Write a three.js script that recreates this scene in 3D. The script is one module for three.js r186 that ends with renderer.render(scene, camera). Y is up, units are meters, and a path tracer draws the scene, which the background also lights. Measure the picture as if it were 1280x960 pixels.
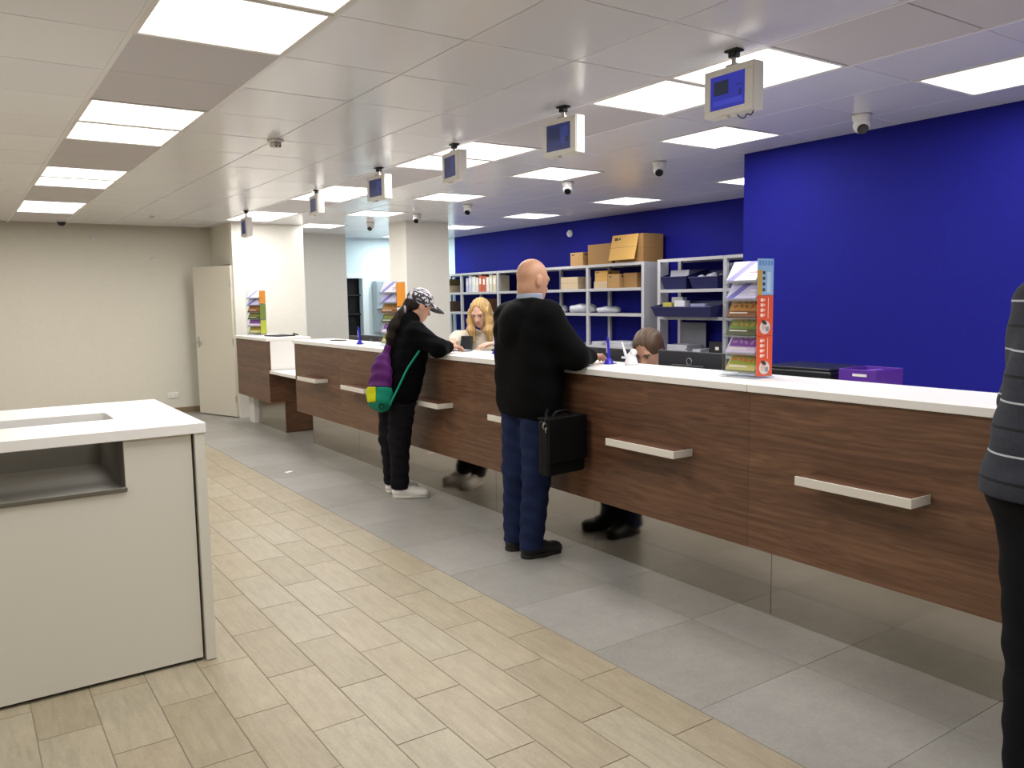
import * as THREE from 'three';
import { RectAreaLightUniformsLib } from 'three/addons/lights/RectAreaLightUniformsLib.js';
import { RoundedBoxGeometry } from 'three/addons/geometries/RoundedBoxGeometry.js';
import * as BGU from 'three/addons/utils/BufferGeometryUtils.js';

// ---------------------------------------------------------------- camera, light level
const scene = new THREE.Scene();
scene.background = new THREE.Color(0x0b0c10);
const camera = new THREE.PerspectiveCamera(50.38, 4 / 3, 0.05, 60);
{
  const yaw = 0.59748, pitch = 0.10460, roll = -0.015414;
  const cy = Math.cos(yaw), sy = Math.sin(yaw), cp = Math.cos(pitch), sp = Math.sin(pitch);
  const f = new THREE.Vector3(sy * cp, -sp, -cy * cp), r0 = new THREE.Vector3(cy, 0, sy), u0 = new THREE.Vector3().crossVectors(r0, f);
  const r = r0.clone().multiplyScalar(Math.cos(roll)).addScaledVector(u0, Math.sin(roll));
  const u = r0.clone().multiplyScalar(-Math.sin(roll)).addScaledVector(u0, Math.cos(roll));
  camera.position.set(0, 1.54, 0);
  camera.quaternion.setFromRotationMatrix(new THREE.Matrix4().makeBasis(r, u, f.negate()));
  camera.updateMatrixWorld();
}
const renderer = new THREE.WebGLRenderer({ antialias: true });
renderer.toneMapping = THREE.LinearToneMapping;
renderer.toneMappingExposure = 1.0;
renderer.shadowMap.enabled = true;
RectAreaLightUniformsLib.init();
const PANEL = 11.5;             // radiance of every ceiling panel
const PANEL_COLOR = new THREE.Color().setRGB(1.0, 0.985, 0.97);
const GLOW = 2.6;

// ---------------------------------------------------------------- helpers
let seed = 7;
const rnd = () => { seed = (seed * 1664525 + 1013904223) >>> 0; return seed / 4294967296; };
const rr = (a, b) => a + (b - a) * rnd();
const used = {};
function numbered(n) { const k = used[n] = (used[n] ?? -1) + 1; return k ? `${n}_${String(k).padStart(3, '0')}` : n; }
function shade(o) { o.castShadow = true; o.receiveShadow = true; return o; }
function thing(name, label, category, [x, y, z] = [0, 0, 0], turn = 0, group) {
  const o = new THREE.Group(); o.name = numbered(name); o.position.set(x, y, z); o.rotation.y = turn;
  o.userData = { label, category }; if (group) o.userData.group = group; scene.add(o); return o;
}
function struct(name) { const o = new THREE.Group(); o.name = name; o.userData = { kind: 'structure' }; scene.add(o); return o; }
function part(name, geo, mat, parent, label) {
  const m = shade(new THREE.Mesh(geo, mat)); m.name = name; if (label) m.userData.label = label; parent.add(m); return m;
}
function solo(name, geo, mat, label, category, [x, y, z] = [0, 0, 0], turn = 0, group) {
  const m = shade(new THREE.Mesh(geo, mat)); m.name = numbered(name); m.position.set(x, y, z); m.rotation.y = turn;
  m.userData = { label, category }; if (group) m.userData.group = group; scene.add(m); return m;
}
function uvMetres(g, ou = 0, ov = 0) {       // uv in metres by the way the face points
  if (g.index) g = g.toNonIndexed();
  const p = g.attributes.position, n = g.attributes.normal, uv = new Float32Array(p.count * 2);
  for (let t = 0; t < p.count; t += 3) {
    let ax = 0, ay = 0, az = 0; for (let i = t; i < t + 3; i++) { ax += n.getX(i); ay += n.getY(i); az += n.getZ(i); }
    ax = Math.abs(ax); ay = Math.abs(ay); az = Math.abs(az);
    for (let i = t; i < t + 3; i++) {
      const x = p.getX(i), y = p.getY(i), z = p.getZ(i);
      let a, b; if (ax >= ay && ax >= az) { a = z; b = y; } else if (ay >= az) { a = z; b = x; } else { a = x; b = y; }
      uv[2 * i] = a + ou; uv[2 * i + 1] = b + ov;
    }
  }
  g.setAttribute('uv', new THREE.BufferAttribute(uv, 2)); return g;
}
const at = (g, x, y, z) => g.translate(x, y, z);
const box = (x0, x1, y0, y1, z0, z1) => uvMetres(at(new THREE.BoxGeometry(x1 - x0, y1 - y0, z1 - z0), (x0 + x1) / 2, (y0 + y1) / 2, (z0 + z1) / 2));
const rbox = (x0, x1, y0, y1, z0, z1, r = 0.003, s = 1) => uvMetres(at(new RoundedBoxGeometry(x1 - x0, y1 - y0, z1 - z0, s, r), (x0 + x1) / 2, (y0 + y1) / 2, (z0 + z1) / 2));
const cyl = (r0, r1, h, seg = 20) => new THREE.CylinderGeometry(r0, r1, h, seg);
const merge = gs => BGU.mergeGeometries(gs.map(g => { g = g.index ? g.toNonIndexed() : g; for (const k of Object.keys(g.attributes)) if (!['position', 'normal', 'uv', 'color'].includes(k)) g.deleteAttribute(k); return g; }));
const tube = (pts, r, seg = 24, rad = 8) => new THREE.TubeGeometry(new THREE.CatmullRomCurve3(pts.map(p => new THREE.Vector3(...p))), seg, r, rad);
const V = (a, b, c) => new THREE.Vector3(a, b, c);

// ---------------------------------------------------------------- textures
function lattice(n, s) { let q = s; const a = new Float32Array(n * n); for (let i = 0; i < n * n; i++) { q = (q * 1664525 + 1013904223) >>> 0; a[i] = q / 4294967296; } return a; }
function noiseFn(n, s) {      // periodic value noise on [0,1)
  const a = lattice(n, s), sm = t => t * t * (3 - 2 * t);
  return (u, v) => {
    u = (u - Math.floor(u)) * n; v = (v - Math.floor(v)) * n;
    const i = Math.floor(u) % n, j = Math.floor(v) % n, fu = sm(u - Math.floor(u)), fv = sm(v - Math.floor(v)), i1 = (i + 1) % n, j1 = (j + 1) % n;
    return (a[j * n + i] * (1 - fu) + a[j * n + i1] * fu) * (1 - fv) + (a[j1 * n + i] * (1 - fu) + a[j1 * n + i1] * fu) * fv;
  };
}
const N4 = noiseFn(4, 11), N8 = noiseFn(8, 23), N16 = noiseFn(16, 37), N32 = noiseFn(32, 53), N64 = noiseFn(64, 71), N128 = noiseFn(128, 91), N256 = noiseFn(256, 97);
function dataTex(w, h, fn, su = 1, sv = 1, srgb = true) {
  const d = new Uint8Array(w * h * 4);
  for (let j = 0; j < h; j++) for (let i = 0; i < w; i++) {
    const c = fn(i / w, j / h); const o = (j * w + i) * 4;
    for (let k = 0; k < 3; k++) d[o + k] = Math.max(0, Math.min(255, c[k])); d[o + 3] = 255;
  }
  const t = new THREE.DataTexture(d, w, h); t.wrapS = t.wrapT = THREE.RepeatWrapping; t.magFilter = THREE.LinearFilter; t.minFilter = THREE.LinearMipmapLinearFilter; t.generateMipmaps = true;
  t.repeat.set(1 / su, 1 / sv); if (srgb) t.colorSpace = THREE.SRGBColorSpace; t.needsUpdate = true; return t;
}
function canvasTex(w, h, draw) {
  const c = document.createElement('canvas'); c.width = w; c.height = h; draw(c.getContext('2d'), w, h);
  const t = new THREE.CanvasTexture(c); t.colorSpace = THREE.SRGBColorSpace; t.magFilter = THREE.LinearFilter; return t;
}
const mixc = (a, b, t) => [a[0] + (b[0] - a[0]) * t, a[1] + (b[1] - a[1]) * t, a[2] + (b[2] - a[2]) * t];
const std = (color, rough = 0.6, extra = {}) => new THREE.MeshStandardMaterial({ color, roughness: rough, ...extra });

// walnut laminate: long horizontal figure
const woodTex = dataTex(1024, 1024, (u, v) => {
  const w = v + 0.035 * (N4(u, v) - 0.5) + 0.012 * (N8(u, v * 1) - 0.5);
  let t = 0.3 * N32(0.2 + 0.06 * N4(u, v), w) + 0.35 * N64(0.5 + 0.08 * N8(u, v), w) + 0.35 * N128(0.03 * N16(u, v), w);
  t = (t - 0.5) * 1.9 + 0.5 + 0.12 * (N8(u, v) - 0.5);
  const f = N256(0.12 * u, v) - 0.5;
  return mixc([86, 58, 40], [118, 84, 60], Math.max(0, Math.min(1, t))).map(c => c + f * 14);
}, 2.4, 1.25);
const woodMat = new THREE.MeshStandardMaterial({ map: woodTex, roughness: 0.42 });
const wood2 = new THREE.MeshStandardMaterial({ map: woodTex, color: 0xf4f0ee, roughness: 0.42 });
const beigeTex = dataTex(512, 512, (u, v) => {
  const t = 0.45 * N64(u * 0.15 + 0.1 * N4(u, v), v) + 0.3 * N128(u * .2, v) + 0.25 * N16(u, v);
  const f = N256(u, v) - 0.5;
  return mixc([150, 140, 119], [174, 164, 142], t).map(c => c + f * 12);
}, 1.4, 0.9);
const beigeMats = [0xffffff, 0xfaf7f2, 0xfdfaf6, 0xf3f0ea].map(c => new THREE.MeshStandardMaterial({ map: beigeTex, color: c, roughness: 0.42 }));
const greyTex = dataTex(512, 512, (u, v) => {
  const t = 0.4 * N8(u, v) + 0.3 * N32(u, v) + 0.3 * N128(u, v), f = N256(u, v) - 0.5;
  return mixc([146, 143, 138], [164, 161, 155], t).map(c => c + f * 8);
}, 1.9, 1.9);
const greyMats = [0xffffff, 0xf4f4f2].map(c => new THREE.MeshStandardMaterial({ map: greyTex, color: c, roughness: 0.36 }));
const plaster = (a, b) => new THREE.MeshStandardMaterial({ map: dataTex(256, 256, (u, v) => mixc(a, b, 0.5 * N64(u, v) + 0.3 * N128(u, v) + 0.2 * N16(u, v)), 1.2, 1.2), roughness: 0.85 });
const wallBeige = plaster([216, 211, 196], [223, 218, 204]);
const wallWhite = plaster([226, 222, 212], [233, 229, 219]);
const wallGrey = plaster([214, 210, 202], [221, 217, 209]);
const wallPale = plaster([212, 226, 230], [220, 233, 236]);
const wallBlue = new THREE.MeshPhysicalMaterial({ specularIntensity: 0.4, map: dataTex(256, 256, (u, v) => mixc([16, 18, 120], [19, 21, 128], 0.6 * N64(u, v) + 0.4 * N256(u, v)), 1.2, 1.2), roughness: 0.75 });
const white = std(0xeeebe6, 0.32), whiteMatt = std(0xe4e0d6, 0.5), deskWhite = std(0xd6d2c6, 0.45), trimWhite = std(0xd8d2c6, 0.45);
const black = std(0x0c0c0f, 0.45), blackPlastic = std(0x14151a, 0.4), darkGrey = std(0x3a3a3c, 0.5), grout = std(0x9a907d, 0.9), greyGrout = std(0x95918b, 0.9);
const steel = new THREE.MeshStandardMaterial({ color: 0xb9b8b4, roughness: 0.3, metalness: 1 });
const mirrorSteel = new THREE.MeshStandardMaterial({ color: 0xb3aca0, roughness: 0.08, metalness: 1 });
const binSteel = std(0x6c675d, 0.45, { metalness: 0.35 });
const tileMat = std(0xf0f0f4, 0.2), tileMatB = std(0xedecf1, 0.22), stripTile = std(0xd2cdd0, 0.6), railMat = std(0xf0eef0, 0.3), plenum = std(0x6d6664, 0.9);
const shelfGrey = std(0xb9b8bb, 0.5);
const acrylic = new THREE.MeshPhysicalMaterial({ color: 0xf4f6f8, roughness: 0.06, transmission: 1, thickness: 0, ior: 1.49 });

// ---------------------------------------------------------------- room shell
const HC = 2.585;
{ // floor
  const F = struct('floor');
  part('slab', box(-4.2, 7.3, -0.14, -0.0035, -13.2, 3.2), grout, F);
  part('grey_bed', box(2.197, 7.29, -0.011, -0.0025, -13.19, 3.19), greyGrout, F);
  const W = 0.2055, L = 0.517, geos = [];
  for (let k = 0; k < 5; k++) { const g = new RoundedBoxGeometry(W - 0.0032, 0.01, L - 0.0036, 1, 0.0012); geos.push(uvMetres(g, rr(0, 3), rr(0, 3))); }
  for (let i = 0; i < 12; i++) {
    const xc = 2.195 - W * (i + 0.5), off = i % 2 ? -2.205 : -2.463;
    for (let k = -3; k < 18; k++) {
      const zc = off - L * (k + 0.5); if (zc < -12.0) continue;
      const m = part('tile', geos[(rnd() * 5) | 0], beigeMats[(rnd() * 4) | 0], F); m.position.set(xc, -0.005 + (rnd() - 0.5) * 0.0006, zc);
    }
  }
  part('plain_tile_field', box(-4.19, 2.195 - W * 12, -0.011, 0, -12.14, 3.19), beigeMats[0], F).userData.kind = 'stuff';
  part('plain_tile_field', box(2.195 - W * 12 + 0.002, 2.195, -0.011, 0, -0.6, 3.19), beigeMats[0], F).userData.kind = 'stuff';
  const gg = []; for (let k = 0; k < 3; k++) gg.push(uvMetres(new RoundedBoxGeometry(0.6182, 0.008, 0.6182, 1, 0.0008), rr(0, 3), rr(0, 3)));
  const gn = []; for (let k = 0; k < 3; k++) gn.push(uvMetres(new RoundedBoxGeometry(0.36, 0.008, 0.6182, 1, 0.0008), rr(0, 3), rr(0, 3)));
  for (let k = -2; k < 18; k++) {
    const zc = -1.40 - 0.62 * (k + 0.5);
    part('tile', gg[k % 3 < 0 ? 0 : k % 3], greyMats[k & 1], F).position.set(2.197 + 0.31, -0.004, zc);
    part('tile', gn[(k + 4) % 3], greyMats[(k + 1) & 1], F).position.set(2.8185 + 0.18, -0.004, zc);
  }
  part('plain_tile_field', box(3.18, 7.29, -0.011, 0, -13.19, 3.19), greyMats[0], F).userData.kind = 'stuff';
}
const panels = [];     // cells with a light: [x0,x1,z0,z1]
{ // ceiling
  const C = struct('ceiling');
  part('soffit', box(-4.2, 7.3, HC + 0.03, HC + 0.15, -13.2, 3.2), plenum, C);
  const zk = k => -3.537 - 0.6 * k;
  const pairCell = k => { const m = ((k % 4) + 4) % 4; return m === 2 || m === 3; };   // cell from zk(k) to zk(k+1)
  // columns: [x0, x1, kind]
  const cols = [[-0.475, 0.085, 't'], [0.085, 0.645, 't'], [0.645, 1.245, 's'], [1.245, 1.805, 't'], [1.805, 2.365, 't'], [2.365, 2.925, 't'], [2.925, 3.505, 's'], [3.505, 4.03, 't'], [4.03, 4.61, 'a'], [4.61, 5.17, 't'], [5.17, 5.93, 't'], [5.93, 6.51, 'b'], [6.51, 7.16, 't']];
  const cache = {};
  const pan = (w, d) => cache[w.toFixed(3) + d] ??= uvMetres(new RoundedBoxGeometry(w, 0.02, d, 1, 0.003));
  for (const [x0, x1, kind] of cols) for (let k = -4; k < 16; k++) {
    const z1 = zk(k), z0 = zk(k + 1), zc = (z0 + z1) / 2;
    if (x0 > 4.9 && z1 > -4.1) continue;
    if (x0 < 4.0 && z0 < -12.2) continue;
    let lit = false, mat = rnd() < 0.5 ? tileMat : tileMatB;
    if (kind === 's') { lit = pairCell(k) && k < 12; mat = stripTile; }
    if (kind === 'a') lit = ((k % 3) + 3) % 3 === 0 && k < 13;
    if (kind === 'b') lit = k >= 2 && (k % 3) === 2;
    if (lit) { panels.push([x0, x1, z0, z1]); continue; }
    part('tile', pan(x1 - x0 - 0.005, 0.595), mat, C).position.set((x0 + x1) / 2, HC + 0.01 + (rnd() - 0.5) * 0.0012, zc);
  }
  for (const x of [0.645, 1.245, 2.925, 3.505]) part('rail', box(x - 0.011, x + 0.011, HC - 0.003, HC + 0.012, -12.14, -1.137), railMat, C);
  // the rest of the ceiling, beside and behind the viewer
  part('plain_tile_field', box(-4.19, -0.478, HC, HC + 0.02, -12.14, 3.19), tileMat, C).userData.kind = 'stuff';
  part('plain_tile_field', box(-0.475, 4.97, HC, HC + 0.02, -1.135, 3.19), tileMat, C).userData.kind = 'stuff';
  for (const x0 of [-1.635]) for (let k = -6; k < 12; k++) if (pairCell(k)) panels.push([x0, x0 + 0.6, zk(k + 1), zk(k)]);
  for (const x0 of [0.645, 2.925]) for (let k = -6; k < -4; k++) if (pairCell(k)) panels.push([x0, x0 + 0.59, zk(k + 1), zk(k)]);
  for (let k = -6; k < -4; k++) if (((k % 3) + 3) % 3 === 0) panels.push([4.03, 4.61, zk(k + 1), zk(k)]);
}
{ // walls
  const wall = (n, m, ...b) => { const g = struct(n); b.forEach(q => part('wall_face', box(...q), m, g)); return g; };
  wall('wall_end', wallBeige, [-4.2, 3.2, 0, HC + 0.03, -12.27, -12.15]);
  wall('wall_left', wallBeige, [-4.2, -4.08, 0, HC + 0.03, -12.15, 3.2]);
  wall('wall_behind', wallBeige, [-4.08, 5.09, 0, HC + 0.03, 3.08, 3.2]);
  wall('wall_doorway', wallBeige, [3.09, 3.2, 0, HC + 0.03, -12.15, -11.99], [3.09, 3.2, 2.05, HC + 0.03, -11.99, -11.15]);
  wall('wall_pier', wallWhite, [3.09, 4.06, 0, HC + 0.03, -11.149, -11.03], [3.94, 4.06, 0, HC + 0.03, -12.3, -11.15]);
  wall('wall_grey', wallGrey, [3.2, 5.22, 0, HC + 0.03, -12.42, -12.301]);
  wall('wall_pale', wallPale, [5.10, 5.22, 0, HC + 0.03, -12.95, -12.42], [5.10, 5.30, 0, HC + 0.03, -13.07, -12.95], [5.30, 5.765, 1.915, HC + 0.03, -13.07, -12.95], [5.765, 7.28, 0, HC + 0.03, -13.07, -12.95]);
  wall('wall_back_blue', wallBlue, [7.16, 7.28, 0, HC + 0.03, -12.2, -4.05]);
  wall('wall_back_pale', wallPale, [7.16, 7.28, 0, HC + 0.03, -12.95, -12.201]);
  wall('wall_front_blue', wallBlue, [4.97, 5.09, 0, HC + 0.03, -4.17, 3.08]);
  wall('wall_return_blue', wallBlue, [5.09, 7.16, 0, HC + 0.03, -4.17, -4.05]);
  wall('wall_column', wallWhite, [5.03, 5.68, 0, HC + 0.03, -10.34, -9.84]);
  const bb = struct('baseboard_end'); part('skirting_tile', rbox(-4.08, 3.09, 0, 0.075, -12.149, -12.137, 0.002), std(0x8a7458, 0.5), bb);
  // dark doorway in the pale wall
  const d2 = struct('door_2');
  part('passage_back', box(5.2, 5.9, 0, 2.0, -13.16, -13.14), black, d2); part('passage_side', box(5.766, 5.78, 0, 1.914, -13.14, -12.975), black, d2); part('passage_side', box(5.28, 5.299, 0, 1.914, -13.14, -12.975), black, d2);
  const fm = std(0xe6ecee, 0.5);
  part('frame_jamb', rbox(5.765, 5.87, 0, 1.93, -12.95, -12.925), fm, d2); part('frame_jamb', rbox(5.23, 5.30, 0, 1.93, -12.95, -12.925), fm, d2);
  part('frame_head', rbox(5.23, 5.87, 1.915, 1.99, -12.952, -12.923), fm, d2);
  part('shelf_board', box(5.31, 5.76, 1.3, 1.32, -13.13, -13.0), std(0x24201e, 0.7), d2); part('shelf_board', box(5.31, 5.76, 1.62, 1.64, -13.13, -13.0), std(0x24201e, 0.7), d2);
  // the open door beside the pier
  const d = struct('door_1'); d.position.set(3.075, 0, -11.07); d.rotation.y = Math.atan2(-(2.79 - 3.075), -(-11.87 + 11.07)) ;
  part('door_leaf', rbox(-0.02, 0.02, 0.012, 2.03, -0.85, 0, 0.003), std(0xdad4c4, 0.45), d);
  const hd = part('handle', merge([at(cyl(0.009, 0.009, 0.05, 10).rotateZ(Math.PI / 2), -0.045, 1.0, -0.79), rbox(-0.078, -0.06, 0.99, 1.01, -0.8, -0.68, 0.006)]), steel, d);
  part('lock_plate', rbox(-0.024, -0.0201, 0.93, 1.08, -0.81, -0.77, 0.001), steel, d);
  for (const y of [0.25, 1.02, 1.8]) part('hinge', at(cyl(0.008, 0.008, 0.09, 10), -0.022, y, -0.004), steel, d);
}
// ---------------------------------------------------------------- ceiling lights
{
  const frameM = std(0xe9e5e0, 0.4), geos = {};
  const glow = new THREE.MeshStandardMaterial({ color: 0xf0eee8, roughness: 0.6, emissive: PANEL_COLOR.clone(), emissiveIntensity: GLOW });
  for (const [x0, x1, z0, z1] of panels) {
    const w = x1 - x0, xc = (x0 + x1) / 2, zc = (z0 + z1) / 2;
    const row = x0 < 0 ? 'customer side lights beside the viewer' : x0 < 1 ? 'lights in the ceiling strip over the beige floor' : x0 < 3.2 ? 'lights in the ceiling strip over the counter' : x0 < 5 ? 'single lights over the staff side' : 'single lights by the shelving wall';
    const nth = ['first', 'second', 'third', 'fourth', 'fifth', 'sixth', 'seventh', 'eighth', 'ninth', 'tenth', 'eleventh', 'twelfth', 'thirteenth'][panels.filter(q => q[0] === x0 && q[2] < z0 - 0.01).length];
    const lab = `${nth} square light panel from the far wall in the ` + (x0 < 0 ? 'ceiling strip over the waste desk' : x0 < 1 ? 'ceiling strip over the beige floor' : x0 < 3.2 ? 'ceiling strip over the counter' : x0 < 5 ? 'camera row behind the counter' : 'row before the shelving');
    const t = thing('ceiling_light', lab, 'light', [xc, HC, zc], 0, row);
    const G = geos[w.toFixed(2)] ??= (() => {
      const o = w / 2 - 0.003, i = w / 2 - 0.024, D = 0.297, d = 0.277;
      return { f: merge([rbox(-o, o, -0.004, 0.02, -D, -d, 0.002), rbox(-o, o, -0.004, 0.02, d, D, 0.002), rbox(-o, -i, -0.004, 0.02, -d, d, 0.002), rbox(i, o, -0.004, 0.02, -d, d, 0.002)]), p: box(-i, i, 0.001, 0.012, -d, d) };
    })();
    part('frame', G.f, frameM, t); part('diffuser', G.p, glow, t);
    const cool = z0 < -12;
    const L = new THREE.RectAreaLight(cool ? new THREE.Color().setRGB(0.82, 0.96, 1.0) : PANEL_COLOR, cool ? PANEL * 2.2 : PANEL, w - 0.05, 0.55);
    L.name = 'panel_light'; L.rotation.x = -Math.PI / 2; L.position.y = -0.006; t.add(L);
  }
}
// ---------------------------------------------------------------- the long counter
const XF = 2.98, XP = 3.155, YS = 1.10, YT = 1.135, YB = 0.372, XBK = 3.42;
{
  const seams = [2.37, -0.04, -2.45, -4.86, -7.27, -8.49];
  const bodyIn = std(0xb9b4aa, 0.6);
  for (let i = 0; i < 5; i++) {
    const z1 = seams[i], z0 = seams[i + 1];
    const place = ['beyond the man in the striped sweater', 'running behind the man in the striped sweater', 'where the bald man in black stands', 'where the woman in the patterned cap stands', 'at the step down to the low desk'][i];
    const t = thing('counter_unit', `walnut fronted counter unit with steel plinth, ${place}`, 'counter', [0, 0, (z0 + z1) / 2], 0, 'units of the long counter');
    const h = (z1 - z0) / 2 - 0.0004;
    part('front_panel', rbox(XF, XF + 0.025, YB, YS, -h, h, 0.0006), i % 2 ? woodMat : wood2, t, 'walnut wood-grain front panel');
    part('carcass', merge([box(XF + 0.026, 3.40, YS - 0.02, YS - 0.001, -h, h), box(XF + 0.026, 3.40, YB, YB + 0.02, -h, h), box(3.38, 3.40, 0.012, YS - 0.02, -h, h), box(XF + 0.026, 3.38, YB + 0.02, YS - 0.02, -h, -h + 0.018), box(XF + 0.026, 3.38, YB + 0.02, YS - 0.02, h - 0.018, h)]), bodyIn, t);
    // plinth plates, joints a little off the unit joints
    const zs = i === 1 ? [h, -h] : i === 2 ? [h, -0.1, -h] : [h, -h];
    for (let k = 0; k + 1 < zs.length; k++) part('plinth_plate', box(XP, XP + 0.004, 0.001, YB, zs[k + 1] + 0.001, zs[k] - 0.001), mirrorSteel, t, 'mirror-like steel plinth');
    if (i === 4) {
      part('end_panel', merge([box(XF + 0.0255, 3.38, YB, YS - 0.021, -h - 0.018, -h - 0.001), box(XP, 3.38, 0.002, YB - 0.001, -h - 0.018, -h - 0.001)]), woodMat, t);
    }
    // slim purse ledges
    const ls = i === 1 ? [-0.65, -1.85] : i === 2 ? [-3.048, -4.225] : i === 3 ? [-5.4, -6.69] : i === 4 ? [-7.82] : [0.55, 1.75];
    for (const lz of ls) {
      const z = lz - (z0 + z1) / 2;
      const l = part('ledge', rbox(XF - 0.125, XF - 0.001, 0.779, 0.786, z - 0.2515, z + 0.246, 0.002), wood2, t, 'slim purse ledge with white edge');
      part('ledge_edging', merge([rbox(XF - 0.134, XF - 0.1255, 0.748, 0.7855, z - 0.252, z + 0.252, 0.0015), rbox(XF - 0.1255, XF - 0.001, 0.748, 0.7855, z + 0.2465, z + 0.252, 0.0015), rbox(XF - 0.1255, XF - 0.001, 0.748, 0.7785, z - 0.252, z - 0.2465, 0.0015)]), trimWhite, l, 'white edge strip');
      part('ledge_core', box(XF - 0.125, XF - 0.001, 0.752, 0.778, z - 0.245, z + 0.245), wood2, l);
    }
  }
  const sm = [2.37, -2.45, -4.86, -8.49];
  for (let i = 0; i < 3; i++) {
    const z1 = sm[i] - 0.0015, z0 = sm[i + 1] + 0.0015;
    solo('countertop', rbox(XF - 0.022, XBK, YS, YT, z0, z1, 0.003), white, `white countertop slab ${['with the orange leaflet rack at its end', 'under the bald man’s forearms', 'under the capped woman’s forearms'][i]}`, 'countertop', [0, 0, 0], 0, 'countertop slabs');
  }
  // low desk between the two counters
  const L = thing('low_desk', 'low white desk between the two walnut counters', 'desk', [3.2, 0, -8.94]);
  part('desk_top', rbox(-0.22, 0.3, 0.715, 0.75, -0.425, 0.43, 0.003), white, L);
  part('back_upright', box(0.28, 0.3, 0.02, 0.714, -0.42, 0.42), whiteMatt, L);
  // left counter
  const T = thing('counter_unit', 'short walnut counter unit by the white pier, beside the low desk', 'counter', [0, 0, -10.02], 0, 'units of the long counter');
  const h = 0.64;
  part('front_panel', rbox(XF, XF + 0.025, YB, YS - 0.012, -h, h, 0.002), wood2, T);
  part('carcass', merge([box(XF + 0.026, 3.42, YB, YS - 0.013, -h, h - 0.02)]), bodyIn, T);
  part('end_panel', box(XF + 0.0255, 3.52, 0.752, YS - 0.013, h - 0.019, h + 0.002), white, T, 'white upper end panel');
  part('end_panel', merge([box(XF + 0.0255, 3.52, YB + 0.0, 0.714, h - 0.019, h + 0.002), box(XP, 3.52, 0.002, YB - 0.0005, h - 0.019, h + 0.002)]), wood2, T, 'dark walnut lower end panel reaching the floor');
  part('plinth_plate', box(XP, XP + 0.004, 0.001, YB - 0.001, -h + 0.25, h - 0.02), mirrorSteel, T);
  part('plinth_plate', box(XP - 0.05, XP + 0.004, 0.001, YB - 0.001, -h, -h + 0.22), wallGrey, T);
  solo('countertop', rbox(XF - 0.022, 3.5, YS - 0.012, YT - 0.012, -10.665, -9.375, 0.003), white, 'short white countertop slab by the white pier', 'countertop', [0, 0, 0], 0, 'countertop slabs');
}
// ---------------------------------------------------------------- the white disposal desk
{
  const x1 = 0.845, x0 = -0.78, z1 = -3.549, z0 = -4.6, H = 1.04;
  const t = thing('waste_desk', 'white free-standing writing desk with waste slot in top and front', 'desk', [0, 0, 0]);
  // top with a rectangular slot
  const sx0 = -0.5, sx1 = 0.555, sz0 = -4.195, sz1 = -3.91;
  const s = new THREE.Shape([[x0, -z1], [x1, -z1], [x1, -z0], [x0, -z0]].map(p => new THREE.Vector2(...p)));
  const hole = new THREE.Path(); const R = 0.03, a = sx0, b = sx1, c = -sz1, d = -sz0;
  hole.moveTo(a + R, c); hole.lineTo(b - R, c); hole.quadraticCurveTo(b, c, b, c + R); hole.lineTo(b, d - R); hole.quadraticCurveTo(b, d, b - R, d); hole.lineTo(a + R, d); hole.quadraticCurveTo(a, d, a, d - R); hole.lineTo(a, c + R); hole.quadraticCurveTo(a, c, a + R, c); s.holes.push(hole);
  const top = new THREE.ExtrudeGeometry(s, { depth: 0.04, bevelEnabled: true, bevelThickness: 0.002, bevelSize: 0.002, bevelSegments: 1, curveSegments: 6 }); top.rotateX(-Math.PI / 2).translate(0, H - 0.042, 0);
  part('desk_top', uvMetres(top), white, t);
  const zf = -3.57, yb = 0.016, ox1 = 0.53, ox0 = -0.5, oy = 0.80;
  const fp = new THREE.Shape([[x0 + 0.045, yb], [0.79, yb], [0.79, H - 0.044], [x0 + 0.045, H - 0.044]].map(p => new THREE.Vector2(...p)));
  fp.holes.push(new THREE.Path([[ox0, oy], [ox1, oy], [ox1, H - 0.046], [ox0, H - 0.046]].map(p => new THREE.Vector2(...p))));
  part('front_panel', uvMetres(new THREE.ExtrudeGeometry(fp, { depth: 0.018, bevelEnabled: false }).translate(0, 0, zf - 0.018)), deskWhite, t);
  part('side_panel', rbox(0.801, 0.843, 0.003, H - 0.044, z0 + 0.02, z1 - 0.004, 0.002), deskWhite, t); part('side_panel', rbox(x0 + 0.003, x0 + 0.037, 0.003, H - 0.044, z0 + 0.02, z1 - 0.004, 0.002), deskWhite, t);
  part('back_panel', box(x0 + 0.038, 0.80, yb, H - 0.044, z0 + 0.03, z0 + 0.048), deskWhite, t);
  part('inner_frame', merge([box(0.78, 0.799, 0.003, H - 0.05, z0 + 0.05, zf - 0.03), box(x0 + 0.039, x0 + 0.055, 0.003, H - 0.05, z0 + 0.05, zf - 0.03)]), darkGrey, t);
  const bx = part('waste_tray', merge([box(ox0, ox1, oy - 0.003, oy, sz0 - 0.02, zf - 0.019), box(ox0, ox1, oy, H - 0.05, sz0 - 0.023, sz0 - 0.02), box(ox1 - 0.003, ox1, oy, H - 0.05, sz0 - 0.02, zf - 0.019), box(ox0, ox0 + 0.003, oy, H - 0.05, sz0 - 0.02, zf - 0.019)]), binSteel, t, 'grey metal waste tray');
  part('tray_lip', rbox(ox0 - 0.004, ox1 + 0.004, oy - 0.014, oy + 0.004, zf - 0.001, zf + 0.012, 0.003), binSteel, bx);
}
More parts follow.
